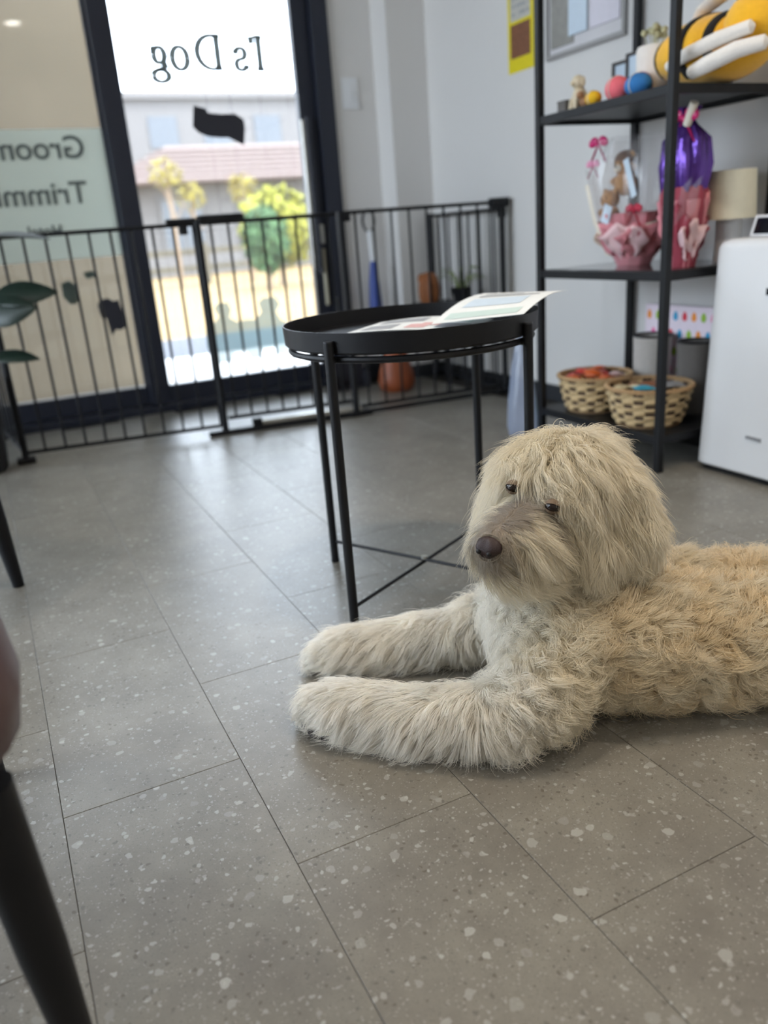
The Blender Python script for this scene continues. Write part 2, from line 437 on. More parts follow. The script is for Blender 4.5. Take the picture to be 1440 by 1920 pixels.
LET = [
    (0.00, [[(.15, 0), (.15, 1)], [(0, .025), (.3, .025)], [(0, .975), (.3, .975)]]),
    (0.36, [[(.06, 1.0), (.03, .75)]]),
    (0.60, [arc(.2, .48, .15, .16, 30, 270, 14) + arc(.2, .16, .16, .16, 90, -150, 14)[1:], [(.36, .44), (.36, .62)], [(.03, .0), (.03, .18)]]),
    (1.42, [[(.14, 0), (.14, 1)], [(0, .025), (.3, .025)], [(0, .975), (.3, .975)], [(.3, .975)] + arc(.32, .5, .48, .475, 90, -90, 20) + [(.3, .025)]]),
    (2.50, [arc(.3, .32, .24, .32, 0, 180, 20), arc(.3, .32, .24, .32, 180, 360, 20)]),
    (3.20, [arc(.25, .40, .17, .22, 0, 360, 26), arc(.26, -.18, .24, .17, 0, 360, 26), [(.14, .22), (.06, .1), (.2, .02), (.4, -.04)], [(.38, .56), (.5, .62)]]),
]
for ox, st in LET:
    pen(st, 1.228 - ox * .122, 1.300, .122, 3.4705).build('letter', M['paleink'], pane)
# dark animal stickers and pale dog stickers
def sticker(poly, mat, parent, y, s=1.0, at=(0, 0)):
    return MB().prism([(at[0] + u * s, at[1] + v * s) for u, v in poly], 0, .0012, lambda u, v, d: (u, y - d, v)).build('animal_sticker', M[mat], parent)
sticker([(0.914, 1.174), (0.963, 1.162), (0.968, 1.147), (1.024, 1.142), (1.079, 1.143), (1.112, 1.121), (1.114, 1.090), (1.101, 1.025), (1.065, 1.043), (1.040, 1.056), (1.011, 1.056), (0.961, 1.060), (0.920, 1.076), (0.900, 1.098)], 'decal', pane, 3.471)
sticker([(0.422, 0.457), (0.436, 0.476), (0.468, 0.479), (0.486, 0.465), (0.508, 0.469), (0.509, 0.448), (0.519, 0.408), (0.519, 0.361), (0.497, 0.348), (0.477, 0.353), (0.458, 0.329), (0.452, 0.369), (0.449, 0.401), (0.429, 0.405), (0.425, 0.429)], 'decal', pane2, 3.516)
sticker([(.85, .165), (.83, .24), (.835, .32), (.86, .345), (.875, .335), (.90, .36), (.885, .395), (.90, .415), (.945, .415), (.955, .385), (.945, .35), (.975, .33), (1.02, .335), (1.06, .33), (1.09, .36), (1.08, .40), (1.105, .418), (1.16, .415), (1.175, .385), (1.155, .355), (1.17, .32), (1.20, .30), (1.21, .24), (1.19, .165), (1.15, .165), (1.13, .20), (1.08, .20), (1.06, .165), (1.02, .165), (1.0, .2), (.95, .2), (.93, .165)], 'tealdecal', pane, 3.471)
sticker([(.30, .55), (.33, .56), (.35, .545), (.36, .50), (.345, .47), (.32, .47), (.30, .50)], 'paleink', pane2, 3.516)
sticker([(.39, .585), (.43, .59), (.435, .565), (.40, .56)], 'paleink', pane2, 3.516)

# ------------------------------------------------------------------ black safety gate
gate = thing('safety_gate', 'black metal safety gate with vertical bars in front of the glass door', 'gate', (0, 0, 0))
bar_mesh = {}
def gbar(p, z0, z1, r=.0045):
    key = (round(z0, 3), round(z1, 3), r)
    if key not in bar_mesh:
        o = MB().tube([(0, 0, z0), (0, 0, z1)], r, 8).build('bar', M['black'], gate, (p[0], p[1], 0), smooth=True); bar_mesh[key] = o
        return o
    o = bar_mesh[key].copy(); COL.objects.link(o); o.parent = gate; o.location = (p[0], p[1], 0); return o
def grail(p0, p1, z, name, r=.007):
    MB().tube([(p0[0], p0[1], z), (p1[0], p1[1], z)], r, 10).build(name, M['black'], gate, smooth=True)
def gpanel(p0, p1, n, ztop, zbot=.035, ends=True):
    p0, p1 = Vector(p0), Vector(p1)
    grail(p0, p1, ztop, 'top_rail'); grail(p0, p1, zbot, 'bottom_rail')
    for k in range(n):
        q = p0 + (p1 - p0) * ((k + .5) / n if not ends else k / (n - 1))
        gbar(q, zbot, ztop)
def gpost(p, ztop, r=.0115): MB().tube([(p[0], p[1], 0), (p[0], p[1], ztop)], r, 12).build('post', M['black'], gate, smooth=True)
A0, A1, A2, A3 = (.03, 2.92), (.70, 2.824), (1.19, 2.755), (1.83, 2.70)
gpanel(A0, (.686, 2.826), 11, .722)
gpanel((.715, 2.822), (1.175, 2.757), 8, .722, .06, ends=False)
gpanel((1.21, 2.753), A3, 9, .724, ends=False)
gpanel(A0, (-.02, 3.39), 6, .722)
gpanel((1.842, 2.72), (1.838, 3.27), 8, .700)
gpost(A0, .73); gpost(A1, .73, .0125); gpost(A2, .73, .0125); gpost(A3, .73); gpost((1.838, 3.27), .71, .014); gpost((-.02, 3.39), .73)
MB().box((.60, 2.818, .722), (.70, 2.846, .742), .006).box((.70, 2.800, .718), (.86, 2.832, .748), .008).build('latch_housing', M['black'], gate)
MB().box((.64, 2.81, .69), (.665, 2.84, .722), .004).build('latch_hook', M['black'], gate)
MB().box((1.20, 2.74, .695), (1.225, 2.765, .73), .004).build('hinge_cap', M['black'], gate)
MB().box((1.78, 2.69, .705), (1.862, 2.72, .74), .006).build('wall_bracket', M['black'], gate)
MB().box((1.815, 2.69, .67), (1.845, 2.715, .705), .004).build('wall_bracket', M['black'], gate)
R_ = Matrix.Translation((.70, 2.824, 0)) @ Matrix.Rotation(math.atan2(-.069, .49), 4, 'Z')
MB().box((-.06, -.012, 0), (.55, .012, .018), .003, R_).build('threshold_bar', M['black'], gate)
MB().box((.13, .0, .018), (.52, .018, .034), .003, R_).build('threshold_plate', M['steel'], gate)
MB().box((.10, -.01, .018), (.135, .015, .045), .003, R_).build('foot_catch', M['black'], gate)
MB().tube([(1.19, 2.755, .012), (1.83, 2.70, .012)], .008, 8).build('foot_rail', M['black'], gate, smooth=True)
MB().box((1.16, 2.735, 0), (1.25, 2.775, .02), .004).build('foot', M['black'], gate)
MB().box((1.78, 2.68, 0), (1.862, 2.72, .02), .004).build('foot', M['black'], gate)
MB().box((0, 2.90, 0), (.06, 2.94, .02), .004).build('foot', M['black'], gate)

# ------------------------------------------------------------------ round tray table
TC = Vector((.671, 1.284, 0))
tb = thing('tray_table', 'round black metal tray table beside the dog', 'table', TC)
LEGS = [(-.201, -.108), (-.108, .201), (.201, .108), (.108, -.201)]
ZR = .512
MB().lathe([(.0, ZR - .034), (.219, ZR - .034), (.222, ZR - .031), (.2235, ZR), (.2215, ZR), (.2195, ZR - .028), (.0, ZR - .028)], n=72).build('tray', M['black'], tb, smooth=True)
ring = [(.212 * math.cos(2 * PI * i / 48), .212 * math.sin(2 * PI * i / 48), ZR - .043) for i in range(49)]
MB().tube(ring, .0055, 8, caps=False).build('ring_frame', M['black'], tb, smooth=True)
M['endcap'] = pm('leg_end_cap', srgb(70, 72, 76), .3, metal=.6)
for lx, ly in LEGS:
    lg = MB().tube([(lx, ly, .004), (lx, ly, ZR - .014)], .0082, 14).build('leg', M['black'], tb, smooth=True)
    MB().tube([(lx, ly, ZR - .014), (lx, ly, ZR - .012)], .0078, 14).build('end_cap', M['endcap'], lg, smooth=True)
    MB().tube([(lx, ly, 0), (lx, ly, .006)], .0088, 12).build('foot_cap', M['black'], lg, smooth=True)
    MB().tube([(lx, ly, ZR - .043), (lx * .93, ly * .93, ZR - .043)], .005, 8).build('bracket', M['black'], tb, smooth=True)
for a, b_ in ((0, 2), (1, 3)):
    z = .042 if a == 0 else .046
    MB().tube([(*LEGS[a], z), (*LEGS[b_], z)], .0034, 8).build('cross_bar', M['black'], tb, smooth=True)
MB().tube([(0, 0, .048), (0, 0, .053)], .006, 12).build('screw', M['steel'], tb, smooth=True)

# papers on the table
def sheet(name, corners, mat, label, cat, sag, marks=(), nu=16, nv=8, th=.0008):
    c0, c1, c2, c3 = [Vector(q) for q in corners]
    def P(u, v):
        p = c0 * (1 - u) * (1 - v) + c1 * u * (1 - v) + c2 * u * v + c3 * (1 - u) * v
        p.z += sag(u, v); return p
    vs_ = []; fs_ = []
    for k, d in ((0, 0), (1, -th)):
        for i in range(nu + 1):
            for j in range(nv + 1):
                p = P(i / nu, j / nv); vs_.append((p.x, p.y, p.z + d))
    n1 = (nu + 1) * (nv + 1)
    for i in range(nu):
        for j in range(nv):
            a = i * (nv + 1) + j
            fs_.append((a, a + nv + 1, a + nv + 2, a + 1)); fs_.append((n1 + a, n1 + a + 1, n1 + a + nv + 2, n1 + a + nv + 1))
    for i in range(nu):
        for j in (0, nv):
            a = i * (nv + 1) + j; fs_.append((a, n1 + a, n1 + a + nv + 1, a + nv + 1))
    for j in range(nv):
        for i in (0, nu):
            a = i * (nv + 1) + j; fs_.append((a, a + 1, n1 + a + 1, n1 + a))
    o = tag(MB().add(vs_, fs_).build(name, mat, smooth=True), label, cat)
    for (u0, v0, u1, v1, mm) in marks:
        vs2 = []; fs2 = []; K = 6
        for i in range(K + 1):
            for j in range(3):
                p = P(u0 + (u1 - u0) * i / K, v0 + (v1 - v0) * j / 2); vs2.append((p.x, p.y, p.z + .0005))
        for i in range(K):
            for j in range(2): fs2.append((i * 3 + j, (i + 1) * 3 + j, (i + 1) * 3 + j + 1, i * 3 + j + 1))
        MB().add(vs2, fs2).build('printed_block', M[mm], o)
    return o
sheet('leaflet', [(.575, 1.345, .488), (.715, 1.165, .488), (.83, 1.26, .488), (.69, 1.44, .488)], M['paper'], 'white printed leaflet lying flat in the black tray', 'leaflet',
      lambda u, v: .009 * math.sin(u * 3) * (.5 + .5 * v), [(.08, .1, .35, .45, 'ink'), (.45, .12, .62, .4, 'redp'), (.1, .6, .5, .9, 'ink'), (.7, .15, .93, .5, 'ink'), (.6, .62, .9, .85, 'teal'), (.54, .3, .7, .5, 'redp')])
sheet('leaflet', [(.685, 1.23, .499), (.78, 1.095, .513), (.995, 1.255, .520), (.90, 1.395, .520)], M['paper'], 'white leaflet leaning over the far rim of the tray', 'leaflet',
      lambda u, v: .012 * math.sin(v * PI * .9), [(.1, .05, .9, .18, 'teal'), (.15, .3, .8, .55, 'bluep'), (.15, .62, .85, .68, 'ink'), (.15, .75, .6, .8, 'ink')])

# ------------------------------------------------------------------ shelf unit
SX0, SX1, SY0, SY1 = 1.51, 1.858, 1.53, 2.03
sh = thing('shelf_unit', 'tall open black metal shelf unit against the white wall', 'shelf', (0, 0, 0))
hp = .010
for x in (SX0, SX1):
    for y in (SY0, SY1):
        MB().box((x - hp, y - hp, 0), (x + hp, y + hp, 1.76), .002).build('post', M['black'], sh)
LV = [.098, .510, .922, 1.335, 1.75]
for z in LV:
    for x in (SX0, SX1): MB().box((x - .008, SY0 + hp, z - .022), (x + .008, SY1 - hp, z), .0015).build('side_rail', M['black'], sh)
    for y in (SY0, SY1): MB().box((SX0 + hp, y - .008, z - .022), (SX1 - hp, y + .008, z), .0015).build('cross_rail', M['black'], sh)
    if z in (.510, 1.335): MB().box((SX0 + .009, SY0 + .009, z - .004), (SX1 - .009, SY1 - .009, z + .002)).build('glass_shelf', M['shelfglass'], sh)
    else: MB().box((SX0 + .009, SY0 + .009, z - .012), (SX1 - .009, SY1 - .009, z), .001).build('metal_shelf', M['black'], sh)

# ------------------------------------------------------------------ the dog
EX, EY = Vector((.897, -.442, 0)), Vector((.442, .897, 0))
def D(X, Y, z): return EX * X + EY * Y + Vector((0, 0, z))
EXn, EYn = np.array(EX), np.array(EY)
def Dn(a):
    return a[:, :1] * EXn + a[:, 1:2] * EYn + np.concatenate([np.zeros((len(a), 2)), a[:, 2:3]], 1)
dog = thing('dog', 'cream curly-coated dog lying on the speckled floor with head raised', 'dog', D(.30, 1.05, 0))
blobs = []          # (centre in dog frame, radii)
def chain(pts, step=.012):
    for (a, ra), (b_, rb) in zip(pts[:-1], pts[1:]):
        a, b_ = Vector(a), Vector(b_); n = max(2, int((b_ - a).length / step))
        for i in range(n + 1):
            t = i / n; blobs.append((a.lerp(b_, t), ra + (rb - ra) * t))
HC = Vector((.226, 1.058, .290))          # skull centre
NOSE = Vector((.101, .912, .281))
EYES = [Vector((.143, .985, .333)), Vector((.186, .948, .316))]
# trunk
for dy in (-.046, .046):
    chain([((.205, 1.045 + dy, .104), .086), ((.31, 1.052 + dy, .097), .090), ((.43, 1.055 + dy, .078), .083), ((.56, 1.06 + dy, .070), .080), ((.68, 1.06 + dy, .078), .082)])
chain([((.190, 1.03, .125), .070), ((.205, 1.04, .175), .070), ((.222, 1.05, .235), .072)])
chain([((.182, .985, .105), .058), ((.178, 1.075, .105), .058)])
# head
chain([(HC + Vector((.012, .012, -.002)), .086), (HC + Vector((-.02, -.02, .004)), .082)])
chain([(HC + Vector((-.028, -.034, -.012)), .062), (HC + Vector((-.072, -.086, -.020)), .047), (NOSE + Vector((.016, .020, -.009)), .033)])
chain([(HC + Vector((-.045, -.075, -.045)), .036), (NOSE + Vector((.022, .020, -.030)), .024)])
chain([(HC + Vector((.010, -.060, -.050)), .046), (HC + Vector((-.025, -.01, -.06)), .046)])
chain([(HC + Vector((.060, -.034, .022)), .030), (HC + Vector((.076, -.050, -.030)), .034), (HC + Vector((.070, -.058, -.066)), .028)])
chain([(HC + Vector((-.056, .058, .022)), .030), (HC + Vector((-.078, .06, -.035)), .032), (HC + Vector((-.078, .055, -.075)), .024)])
# fore legs
chain([((.215, .968, .115), .058), ((.165, .918, .072), .053), ((.105, .900, .046), .045), ((.0, .918, .042), .039), ((-.105, .960, .037), .036), ((-.142, .980, .031), .029)])
chain([((.20, 1.12, .11), .058), ((.145, 1.135, .066), .048), ((.07, 1.138, .046), .040), ((-.03, 1.136, .040), .034), ((-.115, 1.132, .034), .032), ((-.145, 1.130, .027), .026)])
# hind quarters (mostly beyond the frame)
chain([((.66, .985, .085), .075), ((.60, .955, .055), .05), ((.62, .935, .03), .028), ((.55, .925, .026), .026)])
chain([((.66, 1.14, .085), .075), ((.60, 1.16, .055), .05), ((.55, 1.18, .026), .026)])
chain([((.74, 1.07, .10), .04), ((.82, 1.12, .05), .03), ((.90, 1.2, .035), .025)])
bm = bmesh.new()
for cc, rr in blobs:
    bmesh.ops.create_icosphere(bm, subdivisions=2, radius=rr, matrix=Matrix.Translation(D(*cc) - D(.30, 1.05, 0)))
tmp = bpy.data.meshes.new('tmp'); bm.to_mesh(tmp); bm.free()
tmpo = bpy.data.objects.new('tmp', tmp); COL.objects.link(tmpo)
md = tmpo.modifiers.new('r', 'REMESH'); md.mode = 'VOXEL'; md.voxel_size = .006
md = tmpo.modifiers.new('s', 'SMOOTH'); md.factor = .5; md.iterations = 14
dg = bpy.context.evaluated_depsgraph_get()
bodyme = bpy.data.meshes.new_from_object(tmpo.evaluated_get(dg))
bpy.data.objects.remove(tmpo); bpy.data.meshes.remove(tmp)
bodyme.name = 'body'
mt, nt, out = newmat('dog_undercoat'); M['skin'] = mt
at = N(nt, 'ShaderNodeAttribute', attribute_name='coat'); bs = N(nt, 'ShaderNodeBsdfPrincipled'); bs.inputs['Roughness'].default_value = .9
nt.links.new(at.outputs['Color'], bs.inputs['Base Color']); nt.links.new(bs.outputs[0], out.inputs[0])
bodyme.materials.clear(); bodyme.materials.append(M['skin'])
bodyme.polygons.foreach_set('use_smooth', [True] * len(bodyme.polygons))
body = bpy.data.objects.new('body', bodyme); COL.objects.link(body); body.parent = dog

# --- fur strands, combed by numpy
bodyme.calc_loop_triangles()
nv = len(bodyme.vertices)
co = np.empty(nv * 3); bodyme.vertices.foreach_get('co', co); co = co.reshape(-1, 3)
no = np.empty(nv * 3); bodyme.vertices.foreach_get('normal', no); no = no.reshape(-1, 3)
tri = np.empty(len(bodyme.loop_triangles) * 3, dtype=np.int32); bodyme.loop_triangles.foreach_get('vertices', tri); tri = tri.reshape(-1, 3)
O0 = np.array(D(.30, 1.05, 0))
Rm = np.stack([EXn, EYn, np.array([0, 0, 1.])], 0)      # world -> dog frame
cod = (co + O0) @ Rm.T; nod = no @ Rm.T
a, b_, c_ = cod[tri[:, 0]], cod[tri[:, 1]], cod[tri[:, 2]]
area = np.linalg.norm(np.cross(b_ - a, c_ - a), axis=1) / 2
ctr = (a + b_ + c_) / 3
wgt = area.copy()
wgt[ctr[:, 0] > .56] *= .22
wgt[ctr[:, 2] < .012] *= .15
hd = np.linalg.norm(ctr - np.array(HC), axis=1)
wgt[np.linalg.norm(ctr - np.array(NOSE), axis=1) < .075] *= 1.6
wgt[(hd < .16) & (ctr[:, 2] > .19)] *= 1.9
NH = 250000
idx = rng.choice(len(tri), NH, p=wgt / wgt.sum())
u = rng.random((NH, 1)); v = rng.random((NH, 1)); fl = (u + v) > 1; u = np.where(fl, 1 - u, u); v = np.where(fl, 1 - v, v)
def interp(arr): return arr[tri[idx, 0]] * (1 - u - v) + arr[tri[idx, 1]] * u + arr[tri[idx, 2]] * v
root = interp(cod); nrm = interp(nod); nrm /= np.linalg.norm(nrm, axis=1, keepdims=True) + 1e-9
def smooth(x, a_, b2): t = np.clip((x - a_) / (b2 - a_), 0, 1); return t * t * (3 - 2 * t)
HCn, NOn = np.array(HC), np.array(NOSE)
X, Y, Z = root[:, 0], root[:, 1], root[:, 2]
dh = np.linalg.norm(root - HCn, axis=1)
head = smooth(Z, .185, .225) * (1 - smooth(dh, .20, .24))
axis = (NOn - HCn); al = np.linalg.norm(axis); axis /= al
along = (root - HCn) @ axis
muz = head * smooth(along, .07, .115)
leg = (1 - smooth(X, .06, .15)) * (1 - smooth(Z, .085, .12))
bodyw = np.clip(1 - head - leg, 0, 1)
def tang(d): d = d - nrm * (d * nrm).sum(1, keepdims=True); return d / (np.linalg.norm(d, axis=1, keepdims=True) + 1e-6)
ones = np.ones((NH, 1))
# flow directions
crown = HCn + np.array([.012, .02, .085])
f_head = (root - crown); f_head /= np.linalg.norm(f_head, axis=1, keepdims=True) + 1e-6
f_head = f_head + np.array([-.10, -.2, -.45])
up_h = np.array([.05, -.05, 1.0]); side_h = np.cross(axis, up_h); side_h /= np.linalg.norm(side_h)
lat = ((root - HCn) @ side_h)[:, None]
f_muz = side_h * np.clip(lat / .018, -1, 1) * 1.0 + np.array([0, 0, -.75]) - axis * (.25 - .30 * smooth(along, .15, .19))[:, None]
f_body = np.array([.75, 0, -.55]) * ones
f_chest = np.array([.05, -.15, -1.0]) * ones
chestw = (1 - smooth(X, .15, .27))[:, None]
f_body = f_body * (1 - chestw) + f_chest * chestw
f_leg = np.array([-.75, -.25, -.5]) * ones
elb = (smooth(X, .02, .10))[:, None]
f_leg = f_leg * (1 - elb) + np.array([-.1, -.35, -.9]) * elb
mz = smooth(along, .06, .10)[:, None]
flow = head[:, None] * (f_head * (1 - mz) + f_muz * mz) + leg[:, None] * f_leg + bodyw[:, None] * f_body
flow = tang(flow)
# clumps: two levels
def clumps(n):
    ci = rng.choice(NH, n, replace=False); kd = KDTree(n)
    for q, i in enumerate(ci): kd.insert(root[i], q)
    kd.balance()
    return ci, np.array([kd.find(p)[1] for p in root])
c1, k1 = clumps(7000)
c2, k2 = clumps(1500)
r1 = rng.normal(size=(7000, 3)); r2 = rng.normal(size=(1500, 3)); ph1 = rng.random(7000) * 2 * PI; ph2 = rng.random(1500) * 2 * PI
tilt = (.28 * bodyw + .26 * head + .16 * leg)[:, None]
flow = tang(flow + tilt * r1[k1] + (.60 * bodyw + .26 * head * (1 - muz) + .14 * leg)[:, None] * r2[k2] + .10 * rng.normal(size=(NH, 3)))
# lengths
Ln = .025 * bodyw + (.029 + .010 * muz) * head + .026 * leg
Ln *= (1 + .18 * rng.normal(size=NH)).clip(.5, 1.6) * (1 + .12 * r1[k1, 0]).clip(.7, 1.4)
under = smooth(Z, .02, .06)
feather = leg * (1 - smooth(Z, .02, .05)) * smooth(X, -.12, -.05)
Ln *= 1 + .5 * feather
ptip = (1 - smooth(X, -.15, -.10)) * leg
Ln *= 1 - .35 * ptip
nd = np.linalg.norm(root - (NOn + np.array([.006, .008, 0])), axis=1)
Ln *= .22 + .85 * smooth(nd, .015, .036)
bridge = muz * (1 - smooth(np.abs(lat[:, 0]), .008, .022)) * smooth((root - HCn) @ up_h, -.02, .01)
Ln *= 1 - .45 * bridge
EYn_ = [np.array(e) for e in EYES]
ed = np.minimum(np.linalg.norm(root - EYn_[0], axis=1), np.linalg.norm(root - EYn_[1], axis=1))
above = np.zeros(NH)
for e_ in EYn_: above = np.maximum(above, smooth(Z, e_[2] + .003, e_[2] + .010) * (1 - smooth(np.linalg.norm(root - e_, axis=1), .03, .04)))
Ln *= np.maximum(.12 + .88 * smooth(ed, .012, .034), .62 * above)
# shape
K = 8
s = np.linspace(0, 1, K)[None, :, None]
lift = (.62 * bodyw + (.46 + .30 * smooth(Z, .33, .37)) * head + .42 * leg - .22 * muz)[:, None] * (1 + .25 * rng.normal(size=(NH, 1))).clip(.3, 1.6)
lift = lift.clip(.12, 1.2)
b1 = np.cross(nrm, flow)
L3 = Ln[:, None, None]
prof = s * (1.25 - .55 * s)
pts = root[:, None, :] + L3 * (flow[:, None, :] * (s * .55 + .45 * s * s) + nrm[:, None, :] * lift[:, None, :] * prof)
pts[:, :, 2] -= (Ln * (.30 * head + .16 * leg + .08 * bodyw))[:, None] * s[..., 0] ** 2
# waves
om = (6.8 * bodyw + 4.2 * head + 3.0 * leg)[:, None, None]
amp = (.36 * bodyw + .16 * head + .08 * leg)[:, None, None]
ph = (ph1[k1] + .35 * rng.normal(size=NH))[:, None, None]
pts += L3 * amp * s * (b1[:, None, :] * np.sin(ph + om * s) + nrm[:, None, :] * .6 * np.cos(ph + om * s))
# gather into tufts
cst = (.60 * bodyw + .60 * head + .62 * leg)[:, None, None]
d1 = root[c1[k1]] - root; far = np.linalg.norm(d1, axis=1) > .012; d1[far] = 0
d2 = root[c2[k2]] - root; far = np.linalg.norm(d2, axis=1) > .03; d2[far] = 0
pts += (d1[:, None, :] * cst + d2[:, None, :] * .30) * s ** 1.3
pts[:, :, 2] = np.maximum(pts[:, :, 2], .0012 + .002 * rng.random((NH, 1)))
pts[:, 0, :] = root - nrm * .001
# keep eyes and nose clear
for e, rr in ((EYn_[0] - np.array([0, 0, .004]), .0055), (EYn_[1] - np.array([0, 0, .004]), .0052), (NOn, .017)):
    vdir = np.array([0, 0, .656]) - e; vdir /= np.linalg.norm(vdir)
    rel = pts - e; t_ = (rel @ vdir)[..., None]; perp = rel - t_ * vdir; pl = np.linalg.norm(perp, axis=2, keepdims=True)
    push = (pl < rr) & (t_ > -.012) & (t_ < .06)
    push &= (rng.random((NH, 1, 1)) > .12)
    pts = np.where(push, e + perp / (pl + 1e-6) * rr + t_ * vdir, pts)
world = (pts.reshape(-1, 3) @ Rm) - O0
hc = bpy.data.hair_curves.new('fur')
hc.add_curves([K] * NH)
hc.attributes['position'].data.foreach_set('vector', world.astype(np.float32).ravel())
rad = np.broadcast_to((np.array([1, 1, .95, .9, .8, .65, .45, .15]) * .00028)[None, :], (NH, K)) * (1 + .25 * rng.random((NH, 1)))
ra = hc.attributes.get('radius') or hc.attributes.new('radius', 'FLOAT', 'POINT')
ra.data.foreach_set('value', rad.astype(np.float32).ravel())
# colour: cream, whiter on the legs and face, warmer on the back, grey on the muzzle bridge and by the eyes
base = np.array(srgb(236, 224, 196)[:3]); warm = np.array(srgb(232, 206, 160)[:3]); pale = np.array(srgb(250, 246, 236)[:3]); grey = np.array(srgb(112, 100, 92)[:3])
cl = np.tile(base, (NH, 1))
wb = (bodyw * smooth(X, .16, .30) * .8 * (0.6 + .4 * np.clip(r2[k2, 1], -1, 1)))[:, None].clip(0, 1); cl = cl * (1 - wb) + warm * wb
wp_ = (leg * .8)[:, None]; cl = cl * (1 - wp_) + pale * wp_
cw = ((1 - smooth(X, .12, .19)) * bodyw * .7)[:, None]; cl = cl * (1 - cw) + pale * cw
gm = (bridge * .85 * smooth(along, .075, .10)).clip(0, 1)
e2 = np.linalg.norm(root - (EYn_[1] + np.array([-.004, -.002, -.014])), axis=1); gm = np.maximum(gm, .85 * (1 - smooth(e2, .008, .024)))
e1 = np.linalg.norm(root - (EYn_[0] + np.array([.006, -.006, -.010])), axis=1); gm = np.maximum(gm, .7 * (1 - smooth(e1, .006, .020)))
gn = (1 - smooth(nd, .022, .034)) * .75; gm = np.maximum(gm, gn)
cl = cl * (1 - gm[:, None]) + grey * gm[:, None]
cl *= (1 + .05 * rng.normal(size=(NH, 1)) + .04 * r1[k1, 2:3]).clip(.7, 1.2)
ca = hc.attributes.new('fur_colour', 'FLOAT_COLOR', 'CURVE')
ca.data.foreach_set('color', np.concatenate([cl.clip(0, 1), np.ones((NH, 1))], 1).astype(np.float32).ravel())
mt, nt, out = newmat('cream_fur')
at = N(nt, 'ShaderNodeAttribute', attribute_name='fur_colour')
hb = N(nt, 'ShaderNodeBsdfHairPrincipled'); hb.parametrization = 'COLOR'
hb.inputs['Roughness'].default_value = .45; hb.inputs['Radial Roughness'].default_value = .65
nt.links.new(at.outputs['Color'], hb.inputs['Color'])
df = N(nt, 'ShaderNodeBsdfDiffuse'); nt.links.new(at.outputs['Color'], df.inputs[0])
mxs = N(nt, 'ShaderNodeMixShader'); mxs.inputs[0].default_value = .55
nt.links.new(hb.outputs[0], mxs.inputs[1]); nt.links.new(df.outputs[0], mxs.inputs[2]); nt.links.new(mxs.outputs[0], out.inputs[0])
hc.materials.append(mt)
fur = bpy.data.objects.new('fur', hc); COL.objects.link(fur); fur.parent = dog
fur['label'] = 'cream wavy coat of fur'

# undercoat takes the colour of the hair that grows on it
kdc = KDTree(NH // 7)
for q, i in enumerate(range(0, NH // 7 * 7, 7)): kdc.insert(root[i], q)
kdc.balance()
under_c = np.array([cl[kdc.find(p)[1] * 7] for p in cod]) * .8
uc = bodyme.attributes.new('coat', 'FLOAT_COLOR', 'POINT')
uc.data.foreach_set('color', np.concatenate([under_c.clip(0, 1), np.ones((nv, 1))], 1).astype(np.float32).ravel())
# --- nose, eyes, pads
def local(p): return D(*p) - D(.30, 1.05, 0)
M['nose'] = pm('brown_nose_leather', srgb(52, 35, 34), .36, var=.3, scale=500, bump=.4, bscale=900)
M['eye'] = pm('dark_brown_eye', srgb(30, 18, 12), .22)
M['lid'] = pm('eyelid_skin', srgb(112, 94, 76), .8)
M['pad'] = pm('paw_pad', srgb(48, 42, 40), .8, bump=.4, bscale=400)
fx = Vector(axis); sx = Vector(side_h); ux = sx.cross(fx).normalized()
fw, sw_, uw = [(EX * q.x + EY * q.y + Vector((0, 0, q.z))).normalized() for q in (fx, sx, ux)]
RM = Matrix((( sw_.x, fw.x, uw.x), (sw_.y, fw.y, uw.y), (sw_.z, fw.z, uw.z)))
nb = MB()
nb.ball((0, 0, 0), (.0185, .013, .0145), 22)
nb.v = [Vector(p) for p in nb.v]
for p in nb.v:
    if p.z < 0: p.x *= 1 + .55 * (p.z / .0145)
    if p.y > .004 and abs(p.x) < .0025: p.y -= .002
nb.v = [RM @ p for p in nb.v]
nose = nb.build('nose', M['nose'], dog, local(NOSE), smooth=True)
for s_ in (-1, 1):
    MB().ball(RM @ Vector((s_ * .0075, .0105, -.002)), .0036, 10, M=RM.to_4x4()).build('nostril', pm('nostril_shade', srgb(14, 9, 9), .5), nose, smooth=True)
for e in EYES:
    ey = MB().ball((0, 0, 0), .0090, 18).build('eye', M['eye'], dog, local(e), smooth=True)
    v_ = Vector((0, 0, .656)) - D(*e); v_.normalize(); a_ = (RM @ Vector((1, 0, 0))); a_ = (a_ - v_ * a_.dot(v_)).normalized(); u_ = v_.cross(a_)
    if u_.z < 0: u_ = -u_
    for nm, lo, hi, rr in (('upper_eyelid', 20, 180, .0100), ('lower_eyelid', -180, -38, .0097)):
        vs_ = []; fs_ = []; nn = 12
        for i in range(nn + 1):             # sweep lid around the eye axis a_
            th = math.radians(lo + (hi - lo) * i / nn)
            for j in range(nn + 1):
                ps = math.radians(-88 + 176 * j / nn)
                vs_.append((v_ * math.cos(th) * math.cos(ps) + u_ * math.sin(th) * math.cos(ps) + a_ * math.sin(ps)) * rr)
        for i in range(nn):
            for j in range(nn): q = i * (nn + 1) + j; fs_.append((q, q + 1, q + nn + 2, q + nn + 1))
        MB().add(vs_, fs_).build(nm, M['lid'], ey, smooth=True)
for q in [(-.152, .964, .012), (-.142, .951, .010), (-.127, .941, .009)]:
    MB().ball((0, 0, 0), (.012, .012, .009), 12).build('paw_pad', M['pad'], dog, local(q), smooth=True)
